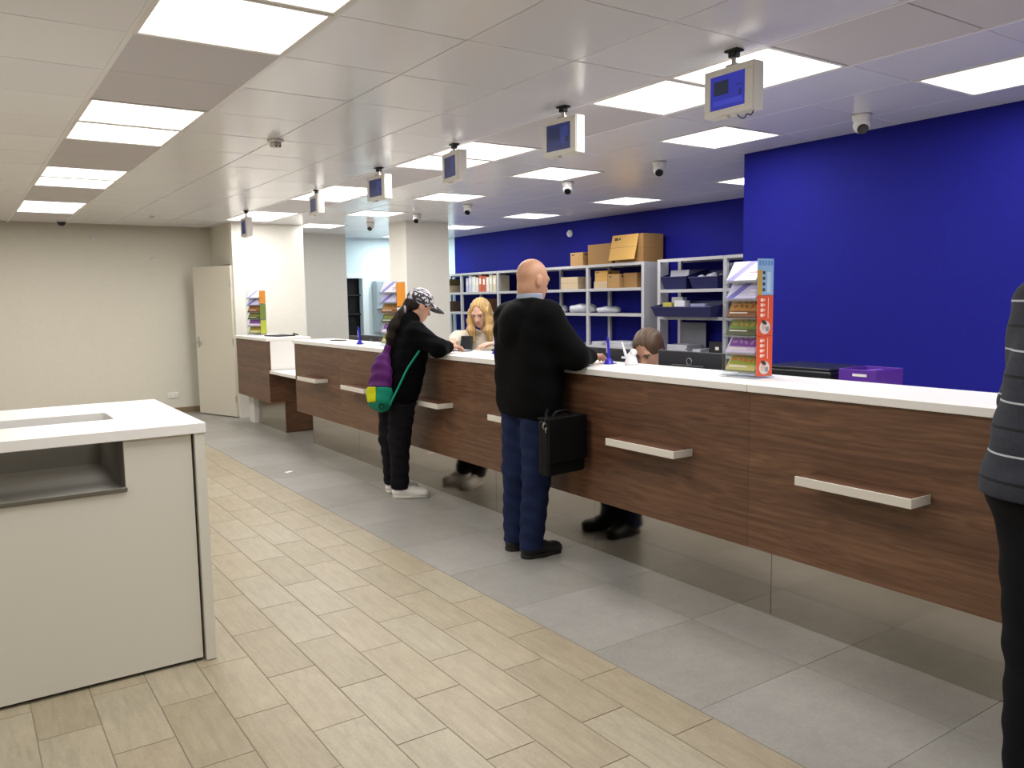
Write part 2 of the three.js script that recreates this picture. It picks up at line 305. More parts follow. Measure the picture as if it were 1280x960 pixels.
// ---------------------------------------------------------------- hanging displays
{
  const shell = std(0xe6e3dc, 0.4), screenDim = [0.11, 0.14, 0.42];
  const near = canvasTex(256, 192, (g, w, h) => { g.fillStyle = '#2d33a8'; g.fillRect(0, 0, w, h); g.fillStyle = '#1c2240'; g.fillRect(24, 30, 110, 80); g.fillStyle = '#20263a'; g.fillRect(34, 40, 90, 60); g.fillStyle = '#1f2578'; g.fillRect(190, 70, 50, 8); g.beginPath(); g.ellipse(222, 118, 13, 20, 0, 0, 7); g.fill(); g.fillStyle = '#3a43c0'; g.fillRect(20, 140, 215, 30); });
  const far = canvasTex(256, 192, (g, w, h) => { g.fillStyle = '#26336f'; g.fillRect(0, 0, w, h); g.fillStyle = '#1b2654'; g.fillRect(18, 20, 120, 90); g.fillStyle = '#2f4390'; g.fillRect(150, 28, 80, 120); g.fillStyle = '#18204a'; g.fillRect(200, 100, 30, 40); });
  const S = [[-2.452, 2.847, 2.512, 0.2, 0], [-3.647, 2.85, 2.518, 0.2, 0.10], [-4.89, 2.885, 2.53, 0.195, -0.12], [-6.035, 2.865, 2.52, 0.19, 0.10], [-7.525, 2.92, 2.535, 0.18, -0.1], [-9.535, 2.85, 2.5, 0.21, -0.05]];
  const labs = ['hanging call display with bright blue screen and dangling cable beneath', 'hanging call display with pale lit side, above the bald man', 'hanging call display above the blonde clerk', 'hanging call display above the capped woman with a bright side', 'hanging call display before the third light over the counter', 'hanging call display in front of the white pier'];
  S.forEach(([z, x, yt, hh, turn], i) => {
    const t = thing('call_display', labs[i], 'display', [x, yt - hh, z], turn, 'call displays hung above the counter');
    const w = 0.27;
    part('housing', rbox(-0.032, 0.032, 0, hh, -w / 2, w / 2, 0.006, 2), shell, t);
    part('bezel', merge([rbox(-0.037, -0.032, 0.002, 0.028, -w / 2 + 0.003, w / 2 - 0.003, 0.002), rbox(-0.037, -0.032, hh - 0.03, hh - 0.002, -w / 2 + 0.003, w / 2 - 0.003, 0.002), rbox(-0.037, -0.032, 0.028, hh - 0.03, -w / 2 + 0.003, -w / 2 + 0.036, 0.002), rbox(-0.037, -0.032, 0.028, hh - 0.03, w / 2 - 0.045, w / 2 - 0.003, 0.002)]), shell, t);
    const g = new THREE.PlaneGeometry(w - 0.081, hh - 0.058); g.rotateY(-Math.PI / 2); g.translate(-0.0335, hh / 2 - 0.001, -0.0045);
    const tx = i ? far : near;
    part('screen', g, new THREE.MeshStandardMaterial({ color: 0x101018, roughness: 0.25, emissive: 0xffffff, emissiveMap: tx, emissiveIntensity: i ? 0.55 : 0.8 }), t, 'blue lit screen');
    const st = part('bracket', merge([at(cyl(0.011, 0.011, 2.577 - yt - 0.0, 12), 0, hh + (2.577 - yt) / 2, 0), rbox(-0.02, 0.02, hh - 0.001, hh + 0.012, -0.03, 0.03, 0.003)]), steel, t);
    part('ceiling_plate', rbox(-0.025, 0.025, 2.575 - yt + hh, 2.584 - yt + hh, -0.035, 0.035, 0.003), black, t);
    part('clamp', rbox(-0.016, 0.016, 2.552 - yt + hh, 2.575 - yt + hh, -0.02, 0.02, 0.003), black, t);
    part('bottom_latch', rbox(-0.028, -0.006, -0.012, 0.0, -0.05, -0.01, 0.003), shell, t);
    if (i === 0) part('cable', tube([[0, 0.002, 0.02], [0, -0.014, 0.035], [0, -0.022, 0.06], [0, -0.008, 0.075], [0, -0.016, 0.095], [0, 0.002, 0.11]], 0.0025, 40, 6), black, t);
  });
}
// ---------------------------------------------------------------- turret cameras, detectors, socket
{
  const cw = std(0xe3e1de, 0.35), lens = std(0x050507, 0.12), dome = new THREE.SphereGeometry(0.048, 24, 16);
  const basePts = [[0, 0], [0.055, 0], [0.055, 0.012], [0.05, 0.035], [0.042, 0.045], [0, 0.045]].map(p => new THREE.Vector2(...p));
  const baseG = new THREE.LatheGeometry(basePts, 28);
  const spots = [[4.505, -2.915], [4.648, -4.736], [4.706, -5.961], [4.825, -7.909], [4.775, -9.033], [4.722, -10.265]];
  const near = ['near the front blue wall', 'beside the corner of the blue wall', 'over the cardboard boxes’ shelf', 'in front of the column', 'at the head of the column', 'by the grey wall'];
  spots.forEach(([x, z], i) => {
    const t = thing('turret_camera', `white turret security camera on the ceiling ${near[i]}`, 'camera', [x, HC, z], 0, 'turret cameras on the ceiling');
    const b = part('base', baseG, cw, t); b.rotation.x = Math.PI;
    const d = part('ball', dome, cw, t); d.position.y = -0.062;
    const dir = V(-0.55, -0.62, 0.55).normalize();
    const l = part('lens', cyl(0.026, 0.03, 0.02, 24), lens, t, 'black lens window'); l.position.copy(dir.clone().multiplyScalar(0.042)).add(V(0, -0.062, 0)); l.quaternion.setFromUnitVectors(V(0, 1, 0), dir);
    const rg = part('lens_ring', new THREE.TorusGeometry(0.029, 0.003, 8, 28), darkGrey, t); rg.position.copy(dir.clone().multiplyScalar(0.046)).add(V(0, -0.062, 0)); rg.quaternion.setFromUnitVectors(V(0, 0, 1), dir);
  });
  const c = thing('dome_camera', 'small dark dome camera on the ceiling by the end wall', 'camera', [1.193, HC, -11.62]);
  part('base', at(cyl(0.06, 0.06, 0.02, 24), 0, -0.01, 0), cw, c); part('dome', at(new THREE.SphereGeometry(0.05, 20, 12, 0, 7, Math.PI / 2, Math.PI / 2), 0, -0.02, 0), lens, c);
  const s = thing('motion_detector', 'boxy pale ceiling motion detector over the customer floor', 'detector', [1.805, HC, -5.33], 0.3); s.scale.setScalar(0.78);
  part('base', rbox(-0.05, 0.05, -0.022, 0, -0.05, 0.05, 0.006, 2), whiteMatt, s); part('head', rbox(-0.036, 0.036, -0.062, -0.022, -0.036, 0.036, 0.01, 2), std(0xbdb4ad, 0.5), s);
  for (const q of [-0.018, 0.018]) part('eye', at(new THREE.SphereGeometry(0.009, 12, 8), q, -0.056, 0.03), black, s);
  const pr = thing('ceiling_sensor', 'tiny round sensor on the ceiling near the end wall', 'detector', [2.05, HC, -10.6]);
  part('body', at(cyl(0.03, 0.036, 0.03, 20), 0, -0.015, 0), whiteMatt, pr); part('eye', at(new THREE.SphereGeometry(0.014, 12, 8), 0, -0.03, 0), std(0xb5b0a8, 0.4), pr);
  const wd = (x, y, z, ax, l, r = 0.03) => { const t = thing('wall_sensor', l, 'sensor', [x, y, z]); const g = cyl(r, r * 1.1, 0.025, 20), e = new THREE.SphereGeometry(r * 0.72, 16, 10); if (ax === 'x') { g.rotateZ(Math.PI / 2).translate(-0.0125, 0, 0); e.translate(-0.025, 0, 0); } else { g.rotateX(Math.PI / 2).translate(0, 0, 0.0125); e.translate(0, 0, 0.025); } part('base', g, cw, t); part('bulb', e, cw, t); };
  wd(7.159, 2.42, -9.025, 'x', 'small white round sensor high on the blue back wall', 0.045);
  wd(1.59, 2.42, -12.149, 'z', 'small round sensor high on the beige end wall'); wd(2.33, 2.16, -12.149, 'z', 'small round sensor lower down on the beige end wall');
  const k = thing('wall_socket', 'white double power socket low on the beige end wall', 'socket', [2.481, 0.254, -12.15]);
  part('plate', rbox(-0.075, 0.075, -0.04, 0.04, 0.0005, 0.014, 0.004), white, k); for (const q of [-0.036, 0.036]) part('outlet', at(cyl(0.022, 0.022, 0.004, 18).rotateX(Math.PI / 2), q, 0, 0.015), whiteMatt, k);
  const pg = rbox(-0.035, 0.035, 0, 0.002, -0.02, 0.02, 0.0008); solo('paper_scrap', pg, std(0xf4f2ee, 0.7), 'small white scrap of paper on the grey floor tiles', 'paper', [2.42, 0.0005, -7.19], 0.4);
}
// ---------------------------------------------------------------- leaflet racks on the counter
const leafTex = (() => {
  const mk = (bg, a, b, kind) => canvasTex(128, 96, (g, w, h) => { g.fillStyle = bg; g.fillRect(0, 0, w, h); g.fillStyle = a; if (kind === 0) { g.beginPath(); g.moveTo(0, h); g.lineTo(w * .55, 0); g.lineTo(w * .8, 0); g.lineTo(w * .25, h); g.fill(); g.fillStyle = b; g.fillRect(w * .7, h * .55, 30, 8); g.fillRect(w * .7, h * .72, 24, 5); } else { g.fillRect(6, 8, w - 12, h * .62); g.fillStyle = b; for (let i = 0; i < 9; i++) { g.beginPath(); g.ellipse(14 + (i * 37) % 100, 20 + (i * 23) % 45, 12, 7, i, 0, 7); g.fill(); } g.fillStyle = '#e8e2da'; g.fillRect(10, h - 22, w * .6, 6); } });
  return [mk('#e9e7f2', '#9c96d2', '#d79aa2', 0), mk('#cfcbe8', '#7a74c4', '#efe9f6', 0), mk('#7a4b26', '#b9823a', '#8a5a24', 1), mk('#4c5230', '#6f8b3a', '#b9903a', 1), mk('#cdbfd8', '#7b3f96', '#a878b8', 1), mk('#b7b06a', '#8d9a2c', '#c0652c', 1)].map(t => new THREE.MeshStandardMaterial({ map: t, roughness: 0.5 }));
})();
function leaflet(w, d) { // a thin stack with the print on its top
  const g = new THREE.BoxGeometry(w, 0.012, d); const uv = g.attributes.uv, n = g.attributes.normal;
  for (let i = 0; i < uv.count; i++) if (n.getY(i) < 0.5) uv.setXY(i, 0.03 + uv.getX(i) * 0.04, 0.97); return g;
}
function rack(x, z, turn, where, posters, yb = YT, H = 0.565) {
  const t = thing('leaflet_rack', `clear six-tier acrylic leaflet rack ${where}`, 'rack', [x, yb, z], turn, 'leaflet racks on the counter');
  const w = 0.205, d = 0.125;
  part('base', rbox(-w / 2 - 0.01, w / 2 + 0.01, 0, 0.008, -d / 2 - 0.01, d / 2 + 0.015, 0.002), acrylic, t);
  part('back_panel', box(-w / 2, w / 2, 0.0085, H, -d / 2, -d / 2 + 0.004), std(0xc4c6d2, 0.3), t);
  for (const s of [-1, 1]) part('side_panel', box(s * w / 2 - 0.002, s * w / 2 + 0.002, 0.0085, H, -d / 2 + 0.0045, d / 2), acrylic, t);
  const step = (H - 0.04) / 6, shelfM = std(0xb7b2ac, 0.3, {});
  for (let k = 0; k < 6; k++) {
    const y = 0.02 + step * (5 - k), sh = part('tier', at(new THREE.BoxGeometry(w - 0.006, 0.003, 0.12).rotateX(1.0), 0, y + 0.055, 0.012), shelfM, t);
    part('tier_lip', box(-w / 2 + 0.003, w / 2 - 0.003, y - 0.008, y + 0.02, d / 2 - 0.008, d / 2 - 0.005), acrylic, sh);
    const lf = solo('leaflet_stack', leaflet(0.185, 0.11), leafTex[k], `${['white leaflets with a lilac stripe', 'lilac leaflets with a violet stripe', 'brown and amber leaflets', 'olive green leaflets', 'purple leaflets', 'yellow green leaflets'][k]} in the rack ${where}`, 'leaflets', [0, 0, 0], 0, `leaflets in the rack ${where}`);
    t.updateMatrix(); const m = new THREE.Matrix4().makeTranslation(0.003, y + 0.0595, 0.0195).multiply(new THREE.Matrix4().makeRotationX(1.0)); lf.applyMatrix4(new THREE.Matrix4().multiplyMatrices(t.matrix, m));
  }
  for (const [y0, y1, mat, l] of posters) part('side_poster', at(new THREE.BoxGeometry(0.003, y1 - y0, d - 0.012), w / 2 + 0.0045, (y0 + y1) / 2, 0), mat, t, l);
  part('header_sheet', box(-w / 2 + 0.004, w / 2 - 0.06, H - 0.05, H + 0.004, -d / 2 + 0.005, -d / 2 + 0.008), leafTex[0], t);
  return t;
}
{
  const side = draw => { const t = canvasTex(128, 192, draw); t.wrapS = t.wrapT = THREE.ClampToEdgeWrapping; return t; };
  const poster = (bg, face, mark) => {
    const t = side((g, w, h) => {
      g.fillStyle = bg; g.fillRect(0, 0, w, h);
      g.fillStyle = mark; for (let i = 0; i < 4; i++) { g.fillRect(26, 14 + i * 24, 24, 15); g.fillRect(54, 16 + i * 24, 8, 9); } g.fillRect(86, 10, 5, 100);
      g.fillStyle = '#d8d6d4'; g.beginPath(); g.ellipse(64, 152, 42, 32, 0, 0, 7); g.fill(); g.fillStyle = face; g.beginPath(); g.ellipse(54, 146, 17, 21, .4, 0, 7); g.fill(); g.fillStyle = '#4c3a34'; g.beginPath(); g.ellipse(58, 128, 22, 10, .3, 0, 7); g.fill(); g.fillStyle = '#8d8f98'; g.fillRect(70, 150, 26, 22);
    });
    return new THREE.MeshStandardMaterial({ map: t, roughness: 0.45 });
  };
  const orange = poster('#dd5a34', '#d9b7a4', '#f3d9cc');
  const sky = new THREE.MeshStandardMaterial({ map: side((g, w, h) => { g.fillStyle = '#8fb2d8'; g.fillRect(0, 0, w, h); g.fillStyle = '#5f8ac4'; for (let i = 0; i < 5; i++) g.fillRect(10 + i * 24, 10, 16, 26); g.fillStyle = '#c5a046'; g.fillRect(0, 60, 36, 132); g.fillStyle = '#2c3a3a'; for (let i = 0; i < 4; i++) g.fillRect(40, 66 + i * 30, 20, 16); g.fillStyle = '#b9cfe6'; g.fillRect(76, 70, 30, 110); }), roughness: 0.45 });
  const amber = std(0xd98a2a, 0.5), lime = std(0xa9b23a, 0.5), green = std(0x71803a, 0.5), pale = std(0xd9d6cc, 0.5);
  // place by the front near corner: local (w/2, d/2)
  const put = (bx, bz, turn) => { const c = Math.cos(turn), s = Math.sin(turn), lx = 0.1025, lz = 0.0625; return [bx - (lx * c + lz * s), bz - (-lx * s + lz * c)]; };
  const t1 = -Math.PI / 2 - 0.02; let p = put(3.162, -2.574, t1);
  rack(p[0], p[1], t1, 'with orange posters', [[0.012, 0.205, orange, 'orange poster with a portrait'], [0.207, 0.4, orange, 'orange poster with a portrait'], [0.402, 0.575, sky, 'pale blue and amber poster']]);
  const t2 = -Math.PI / 2 + 0.4, t3 = -Math.PI / 2 + 0.6; p = put(3.2, -6.48, t2);
  rack(p[0], p[1], t2, 'behind the capped woman', [[0.35, 0.56, amber, 'amber poster'], [0.02, 0.34, pale]]);
  p = put(3.17, -10.25, t3);
  rack(p[0], p[1], t3, 'in front of the white pier', [[0.4, 0.56, amber, 'amber poster'], [0.2, 0.39, green, 'green poster'], [0.02, 0.19, lime, 'lime poster']], YT - 0.012);
}
// ---------------------------------------------------------------- shelving and what stands on it
const XS = 6.72, XB = 7.12;
{
  const levels = [0.10, 0.50, 0.93, 1.335, 1.645, 1.945];
  function shelving(zs, label, endPanel, lv = levels, xs = XS) {
    const t = thing('shelving_unit', label, 'shelving', [0, 0, 0], 0, 'metal shelving along the blue wall');
    for (const z of zs) for (const x of [xs, XB - 0.035]) part('post', rbox(x, x + 0.035, 0, lv[5], z - 0.024, z + 0.024, 0.003), shelfGrey, t);
    for (let i = 0; i + 1 < zs.length; i++) for (const y of lv)
      part('shelf_board', merge([box(xs + 0.002, XB - 0.002, y - 0.004, y, zs[i + 1] + 0.025, zs[i] - 0.025), rbox(xs - 0.002, xs + 0.004, y - 0.034, y + 0.001, zs[i + 1] + 0.0245, zs[i] - 0.0245, 0.002), box(XB - 0.006, XB - 0.002, y - 0.034, y - 0.004, zs[i + 1] + 0.025, zs[i] - 0.025)]), shelfGrey, t);
    if (endPanel) part('end_panel', box(xs + 0.036, XB - 0.036, 0.01, lv[5], zs[0] + 0.015, zs[0] + 0.022), shelfGrey, t, 'solid light grey end panel');
    return t;
  }
  shelving([-7.115, -8.135, -9.165, -10.215, -11.28, -12.25], 'long light grey metal shelving unit with cartons on its top', true);
  shelving([-5.0, -5.90, -6.88].map(v => v), 'shorter metal shelving unit holding blue crates', false, [0.1, 0.5, 0.9, 1.305, 1.61, 1.955], XS + 0.03);
  // cartons
  const card = (a, b, mark) => new THREE.MeshStandardMaterial({ map: canvasTex(128, 128, (g, w, h) => { g.fillStyle = a; g.fillRect(0, 0, w, h); g.fillStyle = b; for (let i = 0; i < 40; i++) g.fillRect(0, (i * 37) % h, w, 1); if (mark) { g.fillStyle = '#4a3620'; g.fillRect(14, 14, 18, 14); g.fillRect(36, 16, 8, 10); } g.fillStyle = '#8a6a40'; g.fillRect(0, h / 2 - 1, w, 2); }), roughness: 0.8 });
  const cTan = card('#b08a58', '#a98250', true), cBrown = card('#9a7446', '#93703f', false), cPale = card('#c9b394', '#bfa988', false), cGold = card('#cfa35a', '#c89b52', true);
  const carton = (x0, x1, y, h, z0, z1, mat, label, grp) => {
    const t = thing('cardboard_carton', label, 'carton', [(x0 + x1) / 2, y, (z0 + z1) / 2], 0, grp);
    const w = (x1 - x0) / 2, d = (z1 - z0) / 2;
    part('box_body', at(new RoundedBoxGeometry(w * 2, h, d * 2, 1, 0.004), 0, h / 2, 0), mat, t);
    part('tape', box(-0.02, 0.02, h - 0.0005, h + 0.0008, -d - 0.0005, d + 0.0005), std(0xb59a68, 0.3), t);
    return t;
  };
  const tp = 1.946;
  carton(6.74, 7.0, tp, 0.17, -8.50, -8.24, cTan, 'small cardboard carton on top of the long shelving', 'cartons on the shelving top');
  carton(6.78, 7.1, tp, 0.255, -8.19, -7.72, cBrown, 'brown carton on the shelving top, between a small one and the open one', 'cartons on the shelving top');
  const oc = carton(6.77, 7.1, tp, 0.335, -7.66, -7.16, cBrown, 'tall carton on the shelving top with its flap hanging open', 'cartons on the shelving top');
  { const f = new THREE.BoxGeometry(0.006, 0.31, 0.46); f.translate(0, -0.155, 0); f.rotateZ(-0.24); f.translate(-0.168, 0.335, -0.05); part('open_flap', f, cGold, oc, 'golden flap folded down'); }
  const s1 = 1.6455, g1 = 'cartons on the upper shelf';
  carton(6.76, 6.98, s1, 0.09, -8.05, -7.79, cPale, 'flat pale carton under a yellow one on the upper shelf', g1);
  carton(6.77, 6.98, s1 + 0.0905, 0.13, -8.04, -7.80, cGold, 'yellow carton stacked on a flat pale one on the upper shelf', g1);
  carton(6.75, 7.05, s1, 0.17, -7.77, -7.56, cTan, 'tan carton on the upper shelf beside the stack of two', g1);
  carton(6.80, 7.05, s1, 0.18, -7.54, -7.30, cBrown, 'dark brown carton at the end of the upper shelf', g1);
  carton(6.75, 6.98, s1, 0.16, -8.72, -8.36, cPale, 'pale carton alone in its bay on the upper shelf', g1);
  // soft white parcels
  const bag = (x, y, z, sx, sy, sz, l) => { const g = new THREE.SphereGeometry(1, 28, 18), p = g.attributes.position; for (let i = 0; i < p.count; i++) { let a = p.getX(i), b = p.getY(i), c = p.getZ(i); const n = 1 + 0.12 * Math.sin(5 * a + 3 * c + sx * 9) * Math.cos(4 * c + 2 * b); b = Math.sign(b) * Math.pow(Math.abs(b), 0.8); p.setXYZ(i, a * n, Math.max(b * n, -0.7), c * n); } g.scale(sx, sy, sz); g.translate(0, 0.7 * sy, 0); g.computeVertexNormals(); solo('soft_parcel', g, std(0xc9cbd4, 0.35), l, 'parcel', [x, y, z], 0, 'soft parcels on the shelves'); };
  bag(6.88, 1.3355, -8.42, 0.16, 0.07, 0.23, 'white plastic parcel on the middle shelf beside the post'); bag(6.9, 1.3355, -7.93, 0.15, 0.05, 0.18, 'flatter white parcel on the middle shelf past the post'); bag(6.86, 1.6455, -9.42, 0.13, 0.12, 0.16, 'white plastic parcel on the upper shelf near the bald man’s head');
  bag(6.88, 1.3355, -8.95, 0.14, 0.06, 0.15, 'grey-white parcel on the middle shelf behind the bald man');
  // binders and books
  const cols = [0xb8b6d4, 0xc8c6d8, 0xe2e0dc, 0xd9d6d0, 0xc5603e, 0xc05a3a, 0xdedad2, 0xd6cdb8, 0xcfc4aa];
  let z = -11.16; const names = ['lilac', 'pale lilac', 'white', 'off-white', 'orange red', 'brick red', 'ivory', 'cream', 'sand'];
  cols.forEach((c, i) => { const w = 0.075 + 0.012 * (i % 3), h = 0.22 + 0.02 * ((i * 5) % 3); const t = thing('binder', `${names[i]} binder standing in the shelf behind the blonde clerk`, 'binder', [6.86, 1.6455, z + w / 2], 0, 'binders on the upper shelf'); part('cover', rbox(-0.12, 0.12, 0, h, -w / 2 + 0.001, w / 2 - 0.001, 0.004), std(c, 0.5), t); part('spine_label', rbox(-0.122, -0.12, h * 0.45, h * 0.8, -w / 4, w / 4, 0.0005), std(0xece8e0, 0.6), t); z += w + 0.012; });
  carton(6.76, 7.0, 1.6455, 0.12, -12.2, -11.75, cPale, 'pale carton in the last bay of the upper shelf', 'cartons in the last bay');
  carton(6.80, 7.0, 1.7665, 0.10, -12.1, -11.8, std(0x6d6430, 0.7), 'olive carton lying on a pale one in the last bay', 'cartons in the last bay');
  carton(6.78, 7.0, 1.3355, 0.17, -12.1, -11.78, std(0x6a5648, 0.8), 'dark brown carton in the last bay of the middle shelf', 'cartons in the last bay');
  carton(6.78, 7.0, 1.3355, 0.2, -10.95, -10.6, std(0x7d5644, 0.8), 'reddish brown carton on the middle shelf behind the blonde clerk', 'cartons in the last bay');
  // blue crates
  const crateM = std(0x171a55, 0.45);
  const crate = (x, y, z, w, h, d, l) => {
    const t = thing('plastic_crate', l, 'crate', [x, y, z], 0, 'blue crates on the shorter shelving');
    const q = 0.006, o = 0.035;        // walls lean outwards
    const wallp = (pts) => { const g = new THREE.BufferGeometry(); const v = []; const Q = (a, b, c, e) => v.push(...a, ...b, ...c, ...a, ...c, ...e); const [a, b, c, e, a2, b2, c2, e2] = pts; Q(a, b, c, e); Q(e2, c2, b2, a2); Q(a, a2, b2, b); Q(b, b2, c2, c); Q(c, c2, e2, e); Q(e, e2, a2, a); g.setAttribute('position', new THREE.Float32BufferAttribute(v, 3)); g.computeVertexNormals(); g.setAttribute('uv', new THREE.Float32BufferAttribute(new Float32Array(v.length / 3 * 2), 2)); return g; };
    const X = w / 2, Z = d / 2; const fr = h * 0.62;
    part('floor_plate', box(-X + o, X - o, 0, q, -Z + o, Z - o), crateM, t);
    part('wall_panel', wallp([[-X + o, 0, -Z + o], [-X + o, 0, Z - o], [-X, fr, Z], [-X, fr, -Z], [-X + o + q, 0, -Z + o], [-X + o + q, 0, Z - o], [-X + q, fr, Z], [-X + q, fr, -Z]]), crateM, t);
    part('wall_panel', wallp([[X - o - q, 0, -Z + o], [X - o - q, 0, Z - o], [X - q, h, Z], [X - q, h, -Z], [X - o, 0, -Z + o], [X - o, 0, Z - o], [X, h, Z], [X, h, -Z]]), crateM, t);
    for (const s of [-1, 1]) part('wall_panel', wallp([[-X + o, 0, s * (Z - o)], [X - o, 0, s * (Z - o)], [X, h, s * Z], [-X, fr, s * Z], [-X + o, 0, s * (Z - o - q)], [X - o, 0, s * (Z - o - q)], [X, h, s * (Z - q)], [-X, fr, s * (Z - q)]]), crateM, t);
    part('rim', merge([tube([[-X, fr, -Z], [-X, fr, 0], [-X, fr, Z]], 0.008, 8, 6), tube([[X, h, -Z], [X, h, 0], [X, h, Z]], 0.008, 8, 6), tube([[-X, fr, -Z], [X, h, -Z]], 0.008, 8, 6), tube([[-X, fr, Z], [X, h, Z]], 0.008, 8, 6)]), crateM, t);
    return t;
  };
  crate(6.91, 1.6125, -6.64, 0.34, 0.22, 0.4, 'dark blue crate on the top shelf holding a grey card'); crate(6.91, 1.6125, -6.2, 0.34, 0.2, 0.42, 'dark blue crate on the top shelf full of white wrappers');
  solo('grey_card', rbox(-0.006, 0.006, 0, 0.2, -0.14, 0.14, 0.002).rotateZ(-0.16), std(0xa9abb6, 0.6), 'grey card leaning in the dark blue crate', 'card', [6.82, 1.63, -6.64]);
  for (let i = 0; i < 4; i++) solo('wrapper', (() => { const g = new THREE.IcosahedronGeometry(0.05, 2), p = g.attributes.position; for (let k = 0; k < p.count; k++) { const n = 1 + 0.3 * Math.sin(31 * p.getX(k) + i) * Math.sin(27 * p.getY(k) + 2 * i) * 2; p.setXYZ(k, p.getX(k) * n, p.getY(k) * n * 0.8, p.getZ(k) * n); } g.computeVertexNormals(); return g; })(), std(0xc6c8d6, 0.5), 'crumpled white wrapper in the dark blue crate', 'wrapper', [6.84 + 0.07 * (i % 2), 1.72 + 0.02 * (i % 3), -6.33 + 0.09 * i], 0, 'wrappers in the crate');
  crate(6.8, 1.3075, -6.39, 0.42, 0.17, 0.9, 'long dark blue tray jutting from the middle shelf with small packs'); 
  const pk = (x, y, z, w, h, d, c, l) => solo('small_pack', rbox(-w / 2, w / 2, 0, h, -d / 2, d / 2, 0.005), std(c, 0.5), l, 'pack', [x, y, z], 0.1);
  pk(6.78, 1.315, -6.73, 0.1, 0.15, 0.13, 0xb9b04c, 'yellow pack in the long blue tray'); pk(6.8, 1.315, -6.56, 0.1, 0.17, 0.15, 0xdcdde2, 'white pack in the long blue tray beside the yellow one'); pk(6.8, 1.315, -6.28, 0.12, 0.135, 0.2, 0x8d93b4, 'grey blue pack in the long blue tray'); pk(6.9, 1.315, -6.7, 0.08, 0.21, 0.16, 0xd0d2da, 'white pack standing behind the yellow one in the blue tray');
  // stacks of paper and a grey sheet low on the shelves
  const paper = std(0xc8c9d2, 0.7), stack = (x, y, z, h, d, l) => { const gs = []; const n = 5; for (let i = 0; i < n; i++) gs.push(at(new THREE.BoxGeometry(0.24, h / n - 0.001, d).rotateY(0.05 * Math.sin(i * 2.3)), 0, h / n * (i + 0.5), 0)); solo('paper_stack', merge(gs), paper, l, 'paper', [x, y, z], 0, 'paper stacks low on the shelves'); };
  stack(6.87, 0.9305, -7.98, 0.045, 0.2, 'low paper stack on the shelf near the shelving post'); stack(6.87, 0.9305, -7.56, 0.06, 0.42, 'wide paper stack on the shelf beside the seated clerk’s head'); stack(6.9, 0.9005, -6.62, 0.085, 0.3, 'paper stack on the shorter shelving under the grey sheet'); stack(6.88, 0.9005, -6.3, 0.05, 0.12, 'little paper stack on the shorter shelving');
  solo('grey_sheet', rbox(-0.006, 0.006, 0, 0.33, -0.2, 0.2, 0.002), std(0x77787f, 0.6), 'large grey sheet leaning in the shorter shelving', 'sheet', [7.06, 0.9005, -6.635]);
  const bx = thing('document_box', 'black document box with a white label in the shorter shelving', 'box', [6.88, 0.9005, -6.03]); part('box_body', rbox(-0.12, 0.12, 0, 0.14, -0.09, 0.09, 0.004), blackPlastic, bx); part('paper_label', rbox(-0.1215, -0.1205, 0.05, 0.085, 0.0, 0.05, 0.0002), white, bx);
}
// grey notice cabinet on the pale wall
{ const t = thing('wall_cabinet', 'grey wall cabinet with a pale shelf on the far pale wall', 'cabinet', [6.15, 1.0, -12.94]); part('cabinet_body', rbox(-0.2, 0.2, 0, 0.87, 0, 0.16, 0.005), std(0xb4bec4, 0.5), t); part('door_panel', rbox(-0.19, 0.19, 0.42, 0.86, 0.161, 0.172, 0.003), std(0xaab6bd, 0.4), t); part('door_panel', rbox(-0.19, 0.19, 0.01, 0.4, 0.161, 0.172, 0.003), std(0x9aa7ae, 0.4), t); part('shelf_board', rbox(-0.2, 0.2, 0.402, 0.418, 0.161, 0.2, 0.003), std(0xc8d2d6, 0.4), t); }
